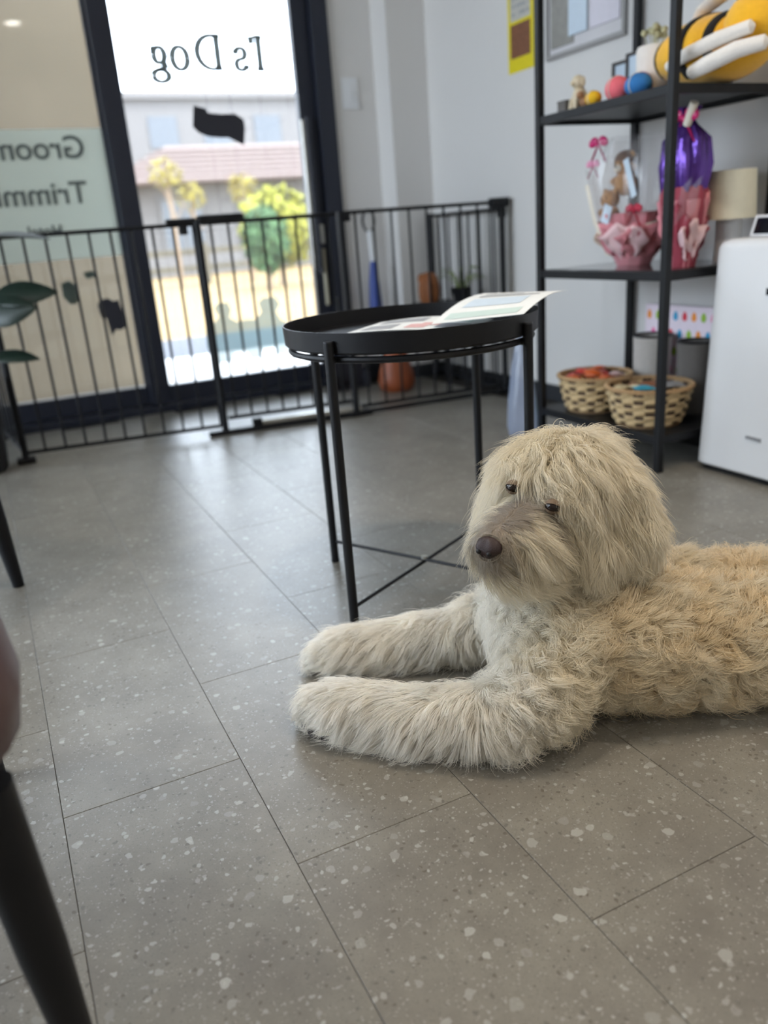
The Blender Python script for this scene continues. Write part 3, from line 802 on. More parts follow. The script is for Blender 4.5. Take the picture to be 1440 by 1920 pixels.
# ------------------------------------------------------------------ air purifier
ap = thing('air_purifier', 'tall white air purifier standing beside the shelf unit', 'air purifier', (0, 0, 0))
def taper(z): return .022 * (z / .575)
vs_ = []; fs_ = []
ring2d = []
for (cx, cy, a0) in ((1.845, 1.485, 0), (1.635, 1.485, 90), (1.635, 1.10, 180), (1.845, 1.10, 270)):
    for i in range(7):
        t = math.radians(a0 + 15 * i); ring2d.append((cx + .02 * math.cos(t), cy + .02 * math.sin(t)))
lev = [(.014, .006), (.02, 0), (.3, 0), (.555, 0), (.568, .004), (.575, .014)]
nr = len(ring2d)
for z, ins in lev:
    for (x, y) in ring2d:
        k = 1 - ins / .12
        xx = 1.74 + (x - 1.74) * k; yy = 1.2925 + (y - 1.2925) * k
        if x < 1.7: xx += taper(z)
        vs_.append((xx, yy - .4 * taper(z) * (1 if y > 1.3 else 0), z))
for i in range(len(lev) - 1):
    for j in range(nr): fs_.append((i * nr + j, i * nr + (j + 1) % nr, (i + 1) * nr + (j + 1) % nr, (i + 1) * nr + j))
fs_.append(tuple(range(nr - 1, -1, -1))); fs_.append(tuple((len(lev) - 1) * nr + j for j in range(nr)))
MB().add(vs_, fs_).build('housing', M['white'], ap, smooth=True)
MB().box((1.632, 1.10, 0), (1.845, 1.49, .014), .004).build('base', M['black'], ap)
dk = pm('black_gloss_panel', srgb(14, 18, 24), .15)
Rl = Matrix.Translation((1.715, 1.28, .575)) @ Matrix.Rotation(math.radians(20), 4, 'Y')
lid = MB().box((-.004, -.185, 0), (.006, .185, .052), .002, Rl).build('lid_frame', M['white'], ap)
MB().box((-.006, -.175, .006), (-.0035, .175, .044), .0005, Rl).build('control_panel', dk, lid)
MB().box((1.629, 1.19, .450), (1.640, 1.336, .466), .0005).build('display', dk, ap)
lg_ = MB()
for k in range(7): lg_.box((1.6165, 1.352 - k * .0066, .108 - k * .0004), (1.623, 1.3475 - k * .0066, .1165 - k * .0004 if k % 2 else .115))
lg_.build('logo', M['ink'], ap)

# ------------------------------------------------------------------ lamp on the middle shelf
ZM = .5125
lp = thing('table_lamp', 'small table lamp with cream drum shade on the middle shelf', 'lamp', (1.775, 1.585, ZM))
MB().lathe([(.0, 0), (.034, 0), (.035, .004), (.032, .05), (.033, .112), (.0, .112)], n=28).build('base', M['white'], lp, smooth=True)
MB().lathe([(.064, .106), (.058, .222), (.0565, .222), (.0625, .106)], n=36, closed=True).build('shade', M['cream'], lp, smooth=True)
MB().lathe([(.0, .19), (.0568, .19), (.0568, .192), (.0, .192)], n=28).build('shade_top', M['cream'], lp)

# ------------------------------------------------------------------ woven baskets with snack packs
M['weave'] = None
mt, nt, out = newmat('two_tone_wicker'); M['weave'] = mt
bs = N(nt, 'ShaderNodeBsdfPrincipled'); bs.inputs['Roughness'].default_value = .65
at = N(nt, 'ShaderNodeAttribute', attribute_name='strand'); nzz = N(nt, 'ShaderNodeTexNoise'); nzz.inputs['Scale'].default_value = 160
cr = N(nt, 'ShaderNodeValToRGB'); cr.color_ramp.elements[0].color = srgb(204, 178, 134); cr.color_ramp.elements[1].color = srgb(78, 58, 40)
cr.color_ramp.elements[0].position = .35; cr.color_ramp.elements[1].position = .65
ad = N(nt, 'ShaderNodeMath', operation='MULTIPLY_ADD'); ad.inputs[1].default_value = .5; nt.links.new(nzz.outputs[0], ad.inputs[0]); nt.links.new(at.outputs['Fac'], ad.inputs[2])
sb = N(nt, 'ShaderNodeMath', operation='SUBTRACT'); sb.inputs[1].default_value = .25; nt.links.new(ad.outputs[0], sb.inputs[0])
nt.links.new(sb.outputs[0], cr.inputs[0]); nt.links.new(cr.outputs[0], bs.inputs['Base Color']); nt.links.new(bs.outputs[0], out.inputs[0])
def basket(cx, cy, z0, r0, r1, h, label, rz=0):
    t = thing('wicker_basket', label, 'basket', (cx, cy, z0), rz, 'wicker baskets on the lowest shelf')
    rows, seg, sub = 9, 22, 8
    n = seg * sub; vs_ = []; fs_ = []; col = []
    K_ = rows * 5
    for i in range(K_ + 1):
        f = i / K_; row = min(rows - 1, int(f * rows)); q = f * rows - row
        rr = r0 + (r1 - r0) * f ** .8
        for j in range(n):
            th = 2 * PI * j / n
            w_ = math.cos(PI * (j / sub) + PI * row)
            bulge = .0035 * w_ * math.sin(PI * q) ** .6 if 0 < q < 1 else 0
            R = rr + bulge + .0018 * math.sin(PI * q)
            vs_.append((R * math.cos(th), R * math.sin(th), .004 + h * f)); col.append(1.0 if (w_ < -.1 and row % 3 != 1) else 0.0)
    for i in range(K_):
        for j in range(n): fs_.append((i * n + j, i * n + (j + 1) % n, (i + 1) * n + (j + 1) % n, (i + 1) * n + j))
    o = MB().add(vs_, fs_).build('woven_side', M['weave'], t, smooth=True)
    o.data.polygons.foreach_set('use_smooth', [True] * len(o.data.polygons))
    aa = o.data.attributes.new('strand', 'FLOAT', 'POINT'); aa.data.foreach_set('value', col)
    sd = o.modifiers.new('thickness', 'SOLIDIFY'); sd.thickness = .004; sd.offset = -1
    rope = MB()
    for s_ in (0, PI):
        rope.tube([((r1 + .003 * math.cos(26 * a_ + s_)) * math.cos(a_), (r1 + .003 * math.cos(26 * a_ + s_)) * math.sin(a_), h + .005 + .003 * math.sin(26 * a_ + s_)) for a_ in [2 * PI * i / 160 for i in range(161)]], .0042, 6, caps=False)
    rope.build('plaited_rim', pm('wicker_rim', srgb(176, 144, 104), .65, var=.25, scale=120), t, smooth=True)
    MB().lathe([(0, 0), (r0, 0), (r0, .006), (0, .006)], n=40).build('bottom', pm('wicker_base', srgb(150, 120, 84), .7), t)
    return t
ZL = .0985
basket(1.612, 1.905, ZL, .080, .106, .098, 'wicker basket of orange and red snack packs near the gate', .2)
basket(1.602, 1.668, ZL, .086, .114, .098, 'wicker basket of pale and blue treats nearer the air purifier')
def packet(cx, cy, z, mat, label, cat, group, rz, tilt, s=1.0):
    t = thing('snack_packet', label, cat, (cx, cy, z), rz, group); t.rotation_euler = (tilt, tilt * .6, rz)
    vs_ = []; fs_ = []
    for i in range(7):
        for j in range(5):
            u_, v_ = i / 6, j / 4
            pf = math.sin(PI * u_) * math.sin(PI * v_)
            vs_.append(((u_ - .5) * .05 * s, (v_ - .5) * .034 * s, .009 * s * pf ** .6 if pf > 0 else 0)); vs_.append(((u_ - .5) * .05 * s, (v_ - .5) * .034 * s, -.009 * s * pf ** .6 if pf > 0 else 0))
    for i in range(6):
        for j in range(4):
            a_ = (i * 5 + j) * 2; b2 = ((i + 1) * 5 + j) * 2
            fs_.append((a_, b2, b2 + 2, a_ + 2)); fs_.append((a_ + 1, a_ + 3, b2 + 3, b2 + 1))
    MB().add(vs_, fs_).build('pouch', mat, t, smooth=True)
    se = MB()
    for sgn in (-1, 1): se.box((sgn * .025 * s - .003, -.017 * s, -.0006), (sgn * .025 * s + .003, .017 * s, .0006))
    se.build('sealed_end', mat, t)
pk = {'orange': pm('orange_pack', srgb(214, 100, 42), .35, var=.25, scale=50), 'red': pm('red_pack', srgb(190, 58, 46), .35, var=.2), 'pinkw': pm('pink_white_pack', srgb(226, 190, 186), .35, var=.15, scale=60),
      'cream': pm('cream_pack', srgb(222, 206, 164), .4, var=.15, scale=60), 'blue': pm('blue_pack', srgb(62, 150, 176), .35, var=.1), 'brown': pm('brown_pack', srgb(132, 84, 52), .4, var=.2), 'silver': pm('silver_pack', srgb(206, 208, 210), .25, metal=.5)}
g1, g2 = 'snack packs in the basket near the gate', 'treats in the basket nearer the air purifier'
for k, (dx, dy, cn) in enumerate([(-.06, .03, 'orange'), (-.035, -.02, 'orange'), (-.01, .035, 'red'), (.0, -.045, 'orange'), (.03, .0, 'red'), (.05, .045, 'orange'), (-.03, .065, 'red'), (.045, -.05, 'pinkw'), (-.005, 0.0, 'orange')]):
    packet(1.612 + dx * .95, 1.905 + dy * .95, ZL + .097 + .006 * (k % 3), pk[cn], {'orange': 'small orange snack pack in the wicker basket near the gate', 'red': 'small red snack pack in the wicker basket near the gate', 'pinkw': 'only pink and white snack pack in the wicker basket near the gate'}[cn], 'snack pack', g1, k * 1.1, .25 * math.sin(k * 2.1))
for k, (dx, dy, cn) in enumerate([(-.06, .045, 'cream'), (-.045, .0, 'cream'), (-.06, -.045, 'blue'), (-.005, .05, 'brown'), (0, 0, 'brown'), (.01, -.055, 'silver'), (.05, .02, 'brown'), (.05, -.045, 'silver')]):
    packet(1.602 + dx, 1.668 + dy, ZL + .097 + .006 * (k % 3), pk[cn], {'cream': 'small cream treat pack in the wicker basket nearer the air purifier', 'blue': 'only blue treat pack in the wicker basket nearer the air purifier', 'brown': 'small brown treat pack in the wicker basket nearer the air purifier', 'silver': 'small silvery treat pack in the wicker basket nearer the air purifier'}[cn], 'treat pack', g2, k * 1.3, .25 * math.sin(k * 1.7))

# soft grey bins and the drop-patterned bag on the lowest shelf
M['felt'] = pm('grey_felt', srgb(182, 178, 172), .95, var=.15, scale=120, bump=.3, bscale=300)
M['feltd'] = pm('dark_grey_felt', srgb(104, 100, 96), .95, var=.12, scale=120, bump=.3, bscale=300)
def bin_(name, label, cx, cy, r0, r1, h, mat, rot):
    t = thing(name, label, 'storage bin', (cx, cy, ZL)); t.rotation_euler = rot
    MB().lathe([(0, 0), (r0, 0), (r0, .004), (r1, h), (r1 - .004, h), (r0 - .004, .006), (0, .006)], n=36).build('side', mat, t, smooth=True)
    MB().tube([((r1 - .002) * math.cos(a_), (r1 - .002) * math.sin(a_), h) for a_ in [2 * PI * i / 40 for i in range(41)]], .0035, 6, caps=False).build('bound_rim', M['black'], t, smooth=True)
    return t
bin_('felt_bin', 'pale grey felt bin at the back of the lowest shelf', 1.775, 1.84, .050, .056, .205, M['felt'], (0, 0, 0))
bin_('felt_bin', 'dark grey felt bin with black rim on the lowest shelf', 1.780, 1.68, .044, .050, .200, M['feltd'], (0, 0, 0))
bagt = thing('gift_bag', 'white paper bag with coloured drop shapes behind the grey bins', 'bag', (1.842, 1.78, ZL))
MB().box((-.004, -.16, 0), (.010, .16, .285), .002).build('paper_side', pm('pale_pink_paper', srgb(236, 222, 232), .7), bagt)
dropc = [pm('drop_' + n_, c_, .6) for n_, c_ in (('red', srgb(220, 60, 74)), ('green', srgb(150, 190, 60)), ('blue', srgb(60, 160, 205)), ('orange', srgb(240, 150, 60)), ('pink', srgb(236, 120, 170)))]
random.seed(3); q = 0
for i in range(9):
    for j in range(5):
        cy, cz = -.142 + i * .0355 + (.017 if j % 2 else 0), .045 + j * .052
        if cy > .15: continue
        pl_ = []
        for a_ in range(12):
            th = 2 * PI * a_ / 12
            rr = .0115 * (1 + .45 * max(0, math.sin(th)) ** 6)
            pl_.append((cy + rr * .82 * math.cos(th), cz + rr * math.sin(th)))
        MB().prism(pl_, -.0046, -.0036, lambda u_, v_, d_: (d_, u_, v_)).build('drop', dropc[(i * 2 + j * 3 + (i * j) % 2) % 5], bagt); q += 1

# ------------------------------------------------------------------ gift bundles on the middle shelf
M['cello'] = film('crinkled_cellophane', srgb(232, 228, 232), .10, rough=.22, fres=False, gloss=.05)
M['tissue'] = pm('pink_tissue', srgb(214, 138, 146), .8, var=.2, scale=30, bump=.3, bscale=60)
M['tissue2'] = pm('deep_rose_tissue', srgb(158, 62, 78), .8, var=.15, scale=30, bump=.3, bscale=60)
M['ribbon'] = pm('magenta_ribbon', srgb(206, 44, 112), .35, var=.1)
M['ribbonp'] = pm('pale_pink_ribbon', srgb(232, 150, 182), .35, var=.1)
M['purple'] = pm('purple_foil', srgb(96, 62, 150), .2, metal=.55, var=.35, scale=40, bump=.6, bscale=45)
M['fluffb'] = pm('dark_brown_plush', srgb(104, 74, 54), .95, var=.25, scale=160, bump=.6, bscale=260, sheen=.4)
M['flufft'] = pm('tan_plush', srgb(186, 138, 88), .95, var=.2, scale=160, bump=.6, bscale=260, sheen=.4)
M['redfab'] = pm('red_ribbon_fabric', srgb(178, 34, 62), .6)
M['ivory'] = pm('ivory_card', srgb(232, 224, 208), .6)
def bow(parent, c_, s, mat, name='ribbon_bow', plane=(Vector((0, -1, 0)), Vector((0, 0, 1)))):
    a_, u_ = plane
    for sg in (-1, 1):
        MB().ball((c_[0], c_[1] - sg * s * .48, c_[2] + s * .16), (s * .17, s * .46, s * .30), 14, Matrix.Rotation(sg * .35, 4, 'X')).build(name, mat, parent, smooth=True)
        MB().tube([Vector(c_), Vector(c_) + a_ * sg * s * .35 - u_ * s * .5, Vector(c_) + a_ * sg * s * .75 - u_ * s * 1.1], s * .09, 6, flat=.35).build('ribbon_tail', mat, parent, smooth=True)
    MB().ball(c_, s * .16, 10).build('ribbon_knot', mat, parent, smooth=True)
gb = thing('gift_bundle', 'clear-wrapped pink gift bundle holding two toy bears', 'gift', (1.67, 1.815, ZM))
rw = lambda amp_, f: (lambda i, th: amp_ * (i / 4) * (math.sin(f * th) + .5 * math.sin(2.3 * f * th + 1)))
MB().lathe([(.045, 0), (.058, .03), (.070, .07), (.082, .11), (.090, .14)], n=72, wob=rw(.007, 9), closed=True).build('tissue_wrap', M['tissue'], gb, smooth=True)
MB().lathe([(.04, 0), (.05, .04), (.062, .10), (.07, .13)], n=60, wob=rw(.006, 7), closed=True).build('inner_tissue', M['tissue2'], gb, smooth=True)
MB().lathe([(.047, .0), (.07, .05), (.096, .14), (.110, .23), (.096, .30), (.085, .33)], n=72, wob=rw(.010, 8), closed=True).build('cellophane', M['cello'], gb, smooth=True)
for k in range(7):
    a_ = 2.0 + k * .7; p0 = Vector((.09 * math.cos(a_), .09 * math.sin(a_), .10))
    MB().add([p0, p0 + Vector((.02 * math.cos(a_), .02 * math.sin(a_), .14)), p0 + Vector((.055 * math.cos(a_ + .3), .055 * math.sin(a_ + .3), .16)), p0 + Vector((.03 * math.cos(a_ + .5), .03 * math.sin(a_ + .5), .04))], [(0, 1, 2, 3)]).build('cellophane_flap', M['cello'], gb)
M['tissuep'] = pm('blush_tissue', srgb(236, 200, 202), .8, var=.12, scale=30, bump=.3, bscale=60)
random.seed(14)
def petal(parent, c0, ang, r, h, wd, mat):
    vs_ = []; fs_ = []; nu, nv_ = 8, 7; ph_ = random.random() * 6
    for i in range(nu + 1):
        for j in range(nv_ + 1):
            u_ = i / nu; v_ = j / nv_ - .5
            a_ = ang + v_ * wd * (.5 + .8 * u_)
            rr = .03 + r * u_ ** .8 + .010 * u_ * math.sin(9 * v_ * 2 + ph_) + .004 * math.sin(14 * u_ + ph_ + 8 * v_)
            vs_.append((c0[0] + rr * math.cos(a_), c0[1] + rr * math.sin(a_), c0[2] + h * u_ * (1 - .35 * (2 * v_) ** 2) + .008 * u_ * math.sin(15 * v_ + ph_)))
    for i in range(nu):
        for j in range(nv_):
            q = i * (nv_ + 1) + j; fs_.append((q, q + nv_ + 1, q + nv_ + 2, q + 1))
    o_ = MB().add(vs_, fs_).build('tissue_sheet', mat, parent, smooth=True)
    sd_ = o_.modifiers.new('t', 'SOLIDIFY'); sd_.thickness = .0008
for k in range(11):
    petal(gb, (0, 0, .004), 2 * PI * k / 11 + .2, random.uniform(.06, .085), random.uniform(.10, .155), 1.1, M[('tissue', 'tissuep', 'tissue', 'ivory', 'tissue2')[k % 5]])
bow(gb, (-.06, .085, .322), .042, M['ribbon'])
bow(gb, (-.065, .10, .27), .03, M['ribbonp'])
MB().tube([(-.095, .09, .22), (-.085, .065, .12), (-.05, .05, .03)], .008, 8, flat=.3).build('ribbon_strip', M['ivory'], gb, smooth=True)
bow(gb, (-.07, -.07, .145), .035, M['redfab'])
MB().box((-.001, -.016, -.024), (.001, .016, .024), 0, Matrix.Translation((-.092, .01, .140)) @ Matrix.Rotation(.35, 4, 'X')).build('gift_card', M['bluep'], gb)
MB().box((-.001, -.010, -.05), (.001, .010, .05), 0, Matrix.Translation((-.085, -.070, .225)) @ Matrix.Rotation(-.35, 4, 'X')).build('gift_card', M['bluep'], gb)
def bear(name, label, c_, s, mat, cap=None):
    t = thing(name, label, 'plush toy', c_)
    MB().ball((0, 0, -1.45 * s), (.95 * s, .95 * s, 1.0 * s), 18).build('body', mat, t, smooth=True)
    MB().ball((0, 0, 0), (s * .95, s, s * .92), 20).build('head', mat, t, smooth=True)
    for sg in (-1, 1): MB().ball((0, sg * .72 * s, .72 * s), (.2 * s, .36 * s, .36 * s), 12).build('ear', mat, t, smooth=True)
    mz_ = MB().ball((-.82 * s, 0, -.22 * s), (.34 * s, .42 * s, .34 * s), 14).build('muzzle', M['ivory'] if cap else M['flufft'], t, smooth=True)
    MB().ball((-1.12 * s, 0, -.1 * s), (.1 * s, .14 * s, .1 * s), 8).build('nose', M['black'], mz_, smooth=True)
    for sg in (-1, 1):
        MB().ball((-.86 * s, sg * .36 * s, .16 * s), .1 * s, 8).build('eye', M['black'], t, smooth=True)
        MB().tube([(0, sg * .8 * s, -1.0 * s), (-.6 * s, sg * 1.0 * s, -1.3 * s)], [.34 * s, .28 * s], 10).build('arm', mat, t, smooth=True)
    if cap: MB().ball((.12 * s, 0, .38 * s), (1.02 * s, 1.08 * s, .85 * s), 18).build('fur_cap', M['fluffb'], t, smooth=True)
    return t
bear('teddy_bear', 'tan toy bear with dark brown fluffy cap in the gift bundle', (1.650, 1.835, ZM + .262), .032, M['flufft'], cap=True)
bear('teddy_bear', 'plain tan toy bear low in the gift bundle', (1.622, 1.862, ZM + .178), .027, M['flufft'])
pg = thing('gift_bundle', 'purple foil gift with magenta bow beside the cream lamp', 'gift', (1.640, 1.612, ZM))
MB().lathe([(.036, 0), (.044, .05), (.054, .12), (.058, .17), (.050, .19)], n=60, wob=rw(.005, 7), closed=True).build('tissue_wrap', M['tissue2'], pg, smooth=True)
MB().lathe([(.036, .0), (.042, .05), (.054, .13), (.058, .16)], n=60, wob=rw(.006, 6), closed=True).build('outer_tissue', M['tissue'], pg, smooth=True)
MB().lathe([(.030, .14), (.050, .18), (.060, .24), (.052, .30), (.020, .335), (.012, .345), (.03, .37)], n=64, wob=lambda i, th: .005 * math.sin(8 * th + i) + .003 * math.sin(13 * th), closed=True).build('foil_pouch', M['purple'], pg, smooth=True)
for k in range(8):
    petal(pg, (0, 0, .004), 2 * PI * k / 8 + .5, random.uniform(.022, .036), random.uniform(.10, .19), 1.1, M[('tissue', 'tissue2', 'tissuep')[k % 3]])
bow(pg, (-.02, -.01, .345), .05, M['ribbon'])
MB().tube([(-.02, -.02, .33), (-.03, -.05, .375)], .010, 10).build('paper_tag', M['ivory'], pg, smooth=True)
for k in range(2):
    a_ = 3.6 + k * .35; p0 = Vector((.065 * math.cos(a_), .065 * math.sin(a_), .10))
    MB().add([p0, p0 + Vector((.01, -.01, .09)), p0 + Vector((.01, -.045, .11)), p0 + Vector((.0, -.035, .03))], [(0, 1, 2, 3)]).build('cellophane_flap', M['cello'], pg)

# ------------------------------------------------------------------ toys on the upper shelf
ZT = .9225
M['plushy'] = pm('yellow_plush', srgb(246, 184, 36), .95, var=.1, scale=120, bump=.5, bscale=240, sheen=.3)
M['plushw'] = pm('white_plush', srgb(236, 230, 222), .95, var=.06, scale=160, bump=.6, bscale=260, sheen=.4)
M['plushk'] = pm('black_plush', srgb(30, 28, 28), .95)
bee = thing('bee_plush', 'yellow bee plush with black stripes and white limbs', 'plush toy', (1.69, 1.585, ZT))
MB().ball((0, 0, .078), (.115, .155, .076), 28).build('body', M['plushy'], bee, smooth=True)
MB().ball((-.03, -.145, .105), (.07, .07, .062), 22).build('head', M['plushy'], bee, smooth=True)
def stripe(y0, y1):
    vs_ = []; fs_ = []; nn = 26
    for i in range(nn + 1):
        th = math.radians(60 + 170 * i / nn)
        for yy in (y0, y1):
            k = math.sqrt(max(0, 1 - (yy / .155) ** 2)) * 1.035
            vs_.append((.115 * k * math.cos(th), yy, .078 + .076 * k * math.sin(th)))
    for i in range(nn): fs_.append((2 * i, 2 * i + 1, 2 * i + 3, 2 * i + 2))
    o = MB().add(vs_, fs_).build('stripe', M['plushk'], bee, smooth=True)
    sd = o.modifiers.new('t', 'SOLIDIFY'); sd.thickness = .004
stripe(-.012, .008); stripe(-.082, -.062); stripe(.108, .116)
MB().tube([(-.103, .042, .049), (-.106, .036, .050), (-.125, -.04, .062), (-.12, -.12, .075), (-.10, -.19, .085), (-.097, -.197, .085)], [.004, .012, .015, .016, .014, .004], 12).build('arm', M['plushw'], bee, smooth=True)
MB().tube([(-.118, -.042, .021), (-.120, -.05, .022), (-.125, -.10, .030), (-.115, -.17, .045), (-.09, -.22, .05), (-.086, -.227, .05)], [.005, .015, .018, .018, .015, .005], 12).build('leg', M['plushw'], bee, smooth=True)
MB().tube([(.0, .075, .135), (-.01, .03, .170), (.0, -.03, .195), (.01, -.06, .215)], [.014, .022, .026, .018], 12, flat=.5).build('wing', M['plushw'], bee, smooth=True)
MB().tube([(-.05, -.11, .155), (-.06, -.10, .19)], .005, 8).build('feeler', M['plushk'], bee, smooth=True)
MB().ball((-.06, -.10, .195), .012, 12).build('feeler_tip', M['plushy'], bee, smooth=True)
def toyball(label, c_, r, col, cat='toy ball'):
    t = thing('toy_ball', label, cat, (c_[0], c_[1], ZT), group='soft toy balls on the upper shelf')
    mm = pm('felt_' + label.split()[0], col, .85, var=.1, scale=150, bump=.3, bscale=300)
    MB().ball((0, 0, r[2]), r, 20).build('ball', mm, t, smooth=True)
    MB().tube([((r[0] + .0005) * math.cos(a_), 0, r[2] + (r[2] + .0005) * math.sin(a_)) for a_ in [2 * PI * i / 30 for i in range(31)]], .0012, 6, caps=False).build('seam', M['ivory'], t, smooth=True)
toyball('yellow soft toy ball beside the pink one', (1.545, 1.845), (.020, .024, .018), srgb(232, 182, 30))
toyball('pink soft toy ball between the yellow and blue ones', (1.572, 1.785), (.030, .034, .030), srgb(236, 110, 120))
toyball('blue soft toy ball beside the shelf post', (1.565, 1.703), (.030, .038, .026), srgb(46, 116, 180))
toyball('purple soft toy ball behind the blue one', (1.64, 1.775), (.028, .032, .034), srgb(140, 70, 130))
wp2 = thing('flower_pot', 'white pot with small dried flowers on the upper shelf', 'flower pot', (1.70, 1.79, ZT))
MB().lathe([(0, 0), (.040, 0), (.046, .03), (.048, .12), (.044, .13), (.040, .12), (0, .11)], n=30).build('pot', M['plushw'], wp2, smooth=True)
fm = pm('dried_flower', srgb(196, 190, 150), .9, var=.3, scale=120)
random.seed(5)
for k in range(12):
    a_ = random.random() * 6.28; rr = random.random() * .035
    st_ = MB().tube([(rr * .5 * math.cos(a_), rr * .5 * math.sin(a_), .11), (rr * math.cos(a_), rr * math.sin(a_), .15 + random.random() * .02)], .0012, 5).build('stem', fm, wp2)
    MB().ball((rr * math.cos(a_), rr * math.sin(a_), .152 + random.random() * .02), .009, 8).build('flower_head', fm, st_, smooth=True)
M['frame'] = pm('dark_wood_frame', srgb(52, 44, 42), .5)
def pframe(label, cx, cy, wd, ht, face, rz=0.0):
    t = thing('photo_frame', label, 'photo frame', (cx, cy, ZT), rz)
    f_ = .008
    for a_, b2 in (((-.006, -wd / 2, 0), (.006, wd / 2, f_)), ((-.006, -wd / 2, ht - f_), (.006, wd / 2, ht)), ((-.006, -wd / 2, f_), (.006, -wd / 2 + f_, ht - f_)), ((-.006, wd / 2 - f_, f_), (.006, wd / 2, ht - f_))):
        MB().box(a_, b2, .0015).build('frame_bar', M['frame'], t)
    MB().box((.0, -wd / 2 + f_, f_), (.004, wd / 2 - f_, ht - f_)).build('picture', face, t)
pframe('dark-framed pale photo nearest the white pot', 1.765, 1.985, .078, .135, M['bluep'])
pframe('dark-framed pale photo farther along the upper shelf', 1.74, 1.905 - .0, .07, .142, M['bluep'])
fig = thing('dog_figurine', 'small beige sitting dog figurine on the upper shelf', 'figurine', (1.565, 1.925, ZT))
bg_ = pm('beige_resin', srgb(214, 200, 172), .6, var=.12)
MB().ball((0, 0, .030), (.022, .020, .030), 16).build('body', bg_, fig, smooth=True)
MB().ball((-.006, 0, .070), (.018, .018, .017), 16).build('head', bg_, fig, smooth=True)
for sg in (-1, 1):
    MB().ball((-.002, sg * .017, .068), (.007, .005, .014), 10).build('ear', bg_, fig, smooth=True)
    MB().tube([(-.018, sg * .009, .03), (-.024, sg * .009, .004)], .006, 8).build('leg', bg_, fig, smooth=True)
MB().ball((-.025, 0, .066), (.006, .007, .006), 10).build('muzzle', bg_, fig, smooth=True)
fig2 = thing('dog_figurine', 'tiny brown dog figurine in front of the photo frames', 'figurine', (1.548, 1.885, ZT))
bn_ = pm('brown_resin', srgb(150, 108, 74), .6, var=.12)
MB().ball((0, 0, .016), (.012, .016, .012), 14).build('body', bn_, fig2, smooth=True)
MB().ball((-.004, .012, .034), (.011, .011, .010), 14).build('head', bn_, fig2, smooth=True)
for sg in (-1, 1): MB().tube([(sg * .006, -.008, .012), (sg * .006, -.008, 0)], .004, 6).build('leg', bn_, fig2)
bx_ = thing('trinket_box', 'small dark grey box at the gate end of the upper shelf', 'box', (1.57, 1.985, ZT))
MB().box((-.02, -.018, 0), (.02, .018, .026), .002).build('box_body', M['feltd'], bx_)
MB().box((-.021, -.019, .026), (.021, .019, .034), .002).build('lid', M['feltd'], bx_)

# ------------------------------------------------------------------ things on the right wall
po = thing('poster', 'yellow-bordered poster on the wall beside the shelf unit', 'poster', (WX, 2.63, 1.15))
MB().box((-.002, -.075, 0), (0, .075, .42)).build('sheet', M['yellow'], po)
MB().box((-.003, -.058, .16), (-.002, .058, .40)).build('text_panel', pm('poster_text_panel', srgb(190, 188, 180), .7, var=.35, scale=160), po)
MB().box((-.003, -.058, .045), (-.002, .058, .15)).build('picture', M['brownp'], po)
tx = MB()
random.seed(9)
for k in range(9):
    for q in range(5):
        if random.random() < .8: tx.box((-.0036, -.052 + q * .021, .175 + k * .024), (-.003, -.052 + q * .021 + random.uniform(.008, .018), .185 + k * .024))
po_t = tx.build('text_lines', M['ink'], po); po_t['kind'] = 'stuff'
bd = thing('picture_board', 'grey pin board with pale pictures on the wall behind the shelf', 'picture board', (WX, 2.285, 1.148))
for a_, b2 in (((-.014, -.19, 0), (0, .19, .014)), ((-.014, -.19, .486), (0, .19, .50)), ((-.014, -.19, .014), (0, -.176, .486)), ((-.014, .176, .014), (0, .19, .486))): MB().box(a_, b2, .002).build('frame_bar', pm('grey_frame', srgb(150, 148, 146), .5), bd)
MB().box((-.006, -.176, .014), (0, .176, .486)).build('board', pm('pale_board', srgb(206, 204, 206), .6, var=.05, scale=8), bd)
MB().box((-.010, .05, .03), (-.006, .165, .30), .001).build('photo', M['greyp'], bd)
MB().box((-.014, -.02, .05), (-.010, .07, .34), .001).build('photo', M['bluep'], bd)
MB().box((-.011, -.165, .05), (-.006, -.03, .34), .001).build('notice', pm('lilac_notice', srgb(214, 210, 220), .6), bd)
# ------------------------------------------------------------------ things in the corner behind the gate
ws_ = thing('plant_stand', 'thin-legged dark plant stand in the corner behind the round table', 'plant stand', (0, 0, 0))
MB().box((1.645, 2.85, .341), (1.822, 3.125, .355), .002).build('top', M['black'], ws_)
for x in (1.655, 1.812):
    for y in (2.86, 3.115): MB().tube([(x, y, 0), (x, y, .341)], .005, 8).build('leg', M['black'], ws_, smooth=True)
wf = thing('carved_figure', 'carved brown wooden figure on the dark plant stand', 'figurine', (1.700, 3.06, .355))
M['wood'] = pm('carved_wood', srgb(150, 92, 52), .6, var=.35, scale=40, bump=.5, bscale=70)
MB().lathe([(0, 0), (.034, 0), (.042, .02), (.044, .06), (.036, .10), (.022, .118), (0, .125)], n=40, wob=lambda i, th: .003 * math.sin(9 * th)).build('body', M['wood'], wf, smooth=True)
MB().ball((-.028, .006, .098), (.018, .018, .022), 14).build('head', M['wood'], wf, smooth=True)
vs2 = thing('floor_vase', 'reddish-brown wooden vase standing on the floor behind the gate', 'vase', (1.545, 3.11, 0))
M['rwood'] = pm('red_brown_wood', srgb(150, 78, 44), .45, var=.35, scale=14, bump=.3, bscale=40)
MB().lathe([(0, 0), (.062, 0), (.074, .012), (.078, .04), (.070, .085), (.054, .13), (.047, .17), (.052, .205), (.060, .225), (.054, .227), (.044, .20), (.036, .1), (0, .09)], n=44, wob=lambda i, th: .003 * math.sin(2 * th + i * .4)).build('body', M['rwood'], vs2, smooth=True)
MB().ball((-.062, -.02, .035), (.022, .03, .028), 14).build('knot', M['rwood'], vs2, smooth=True)
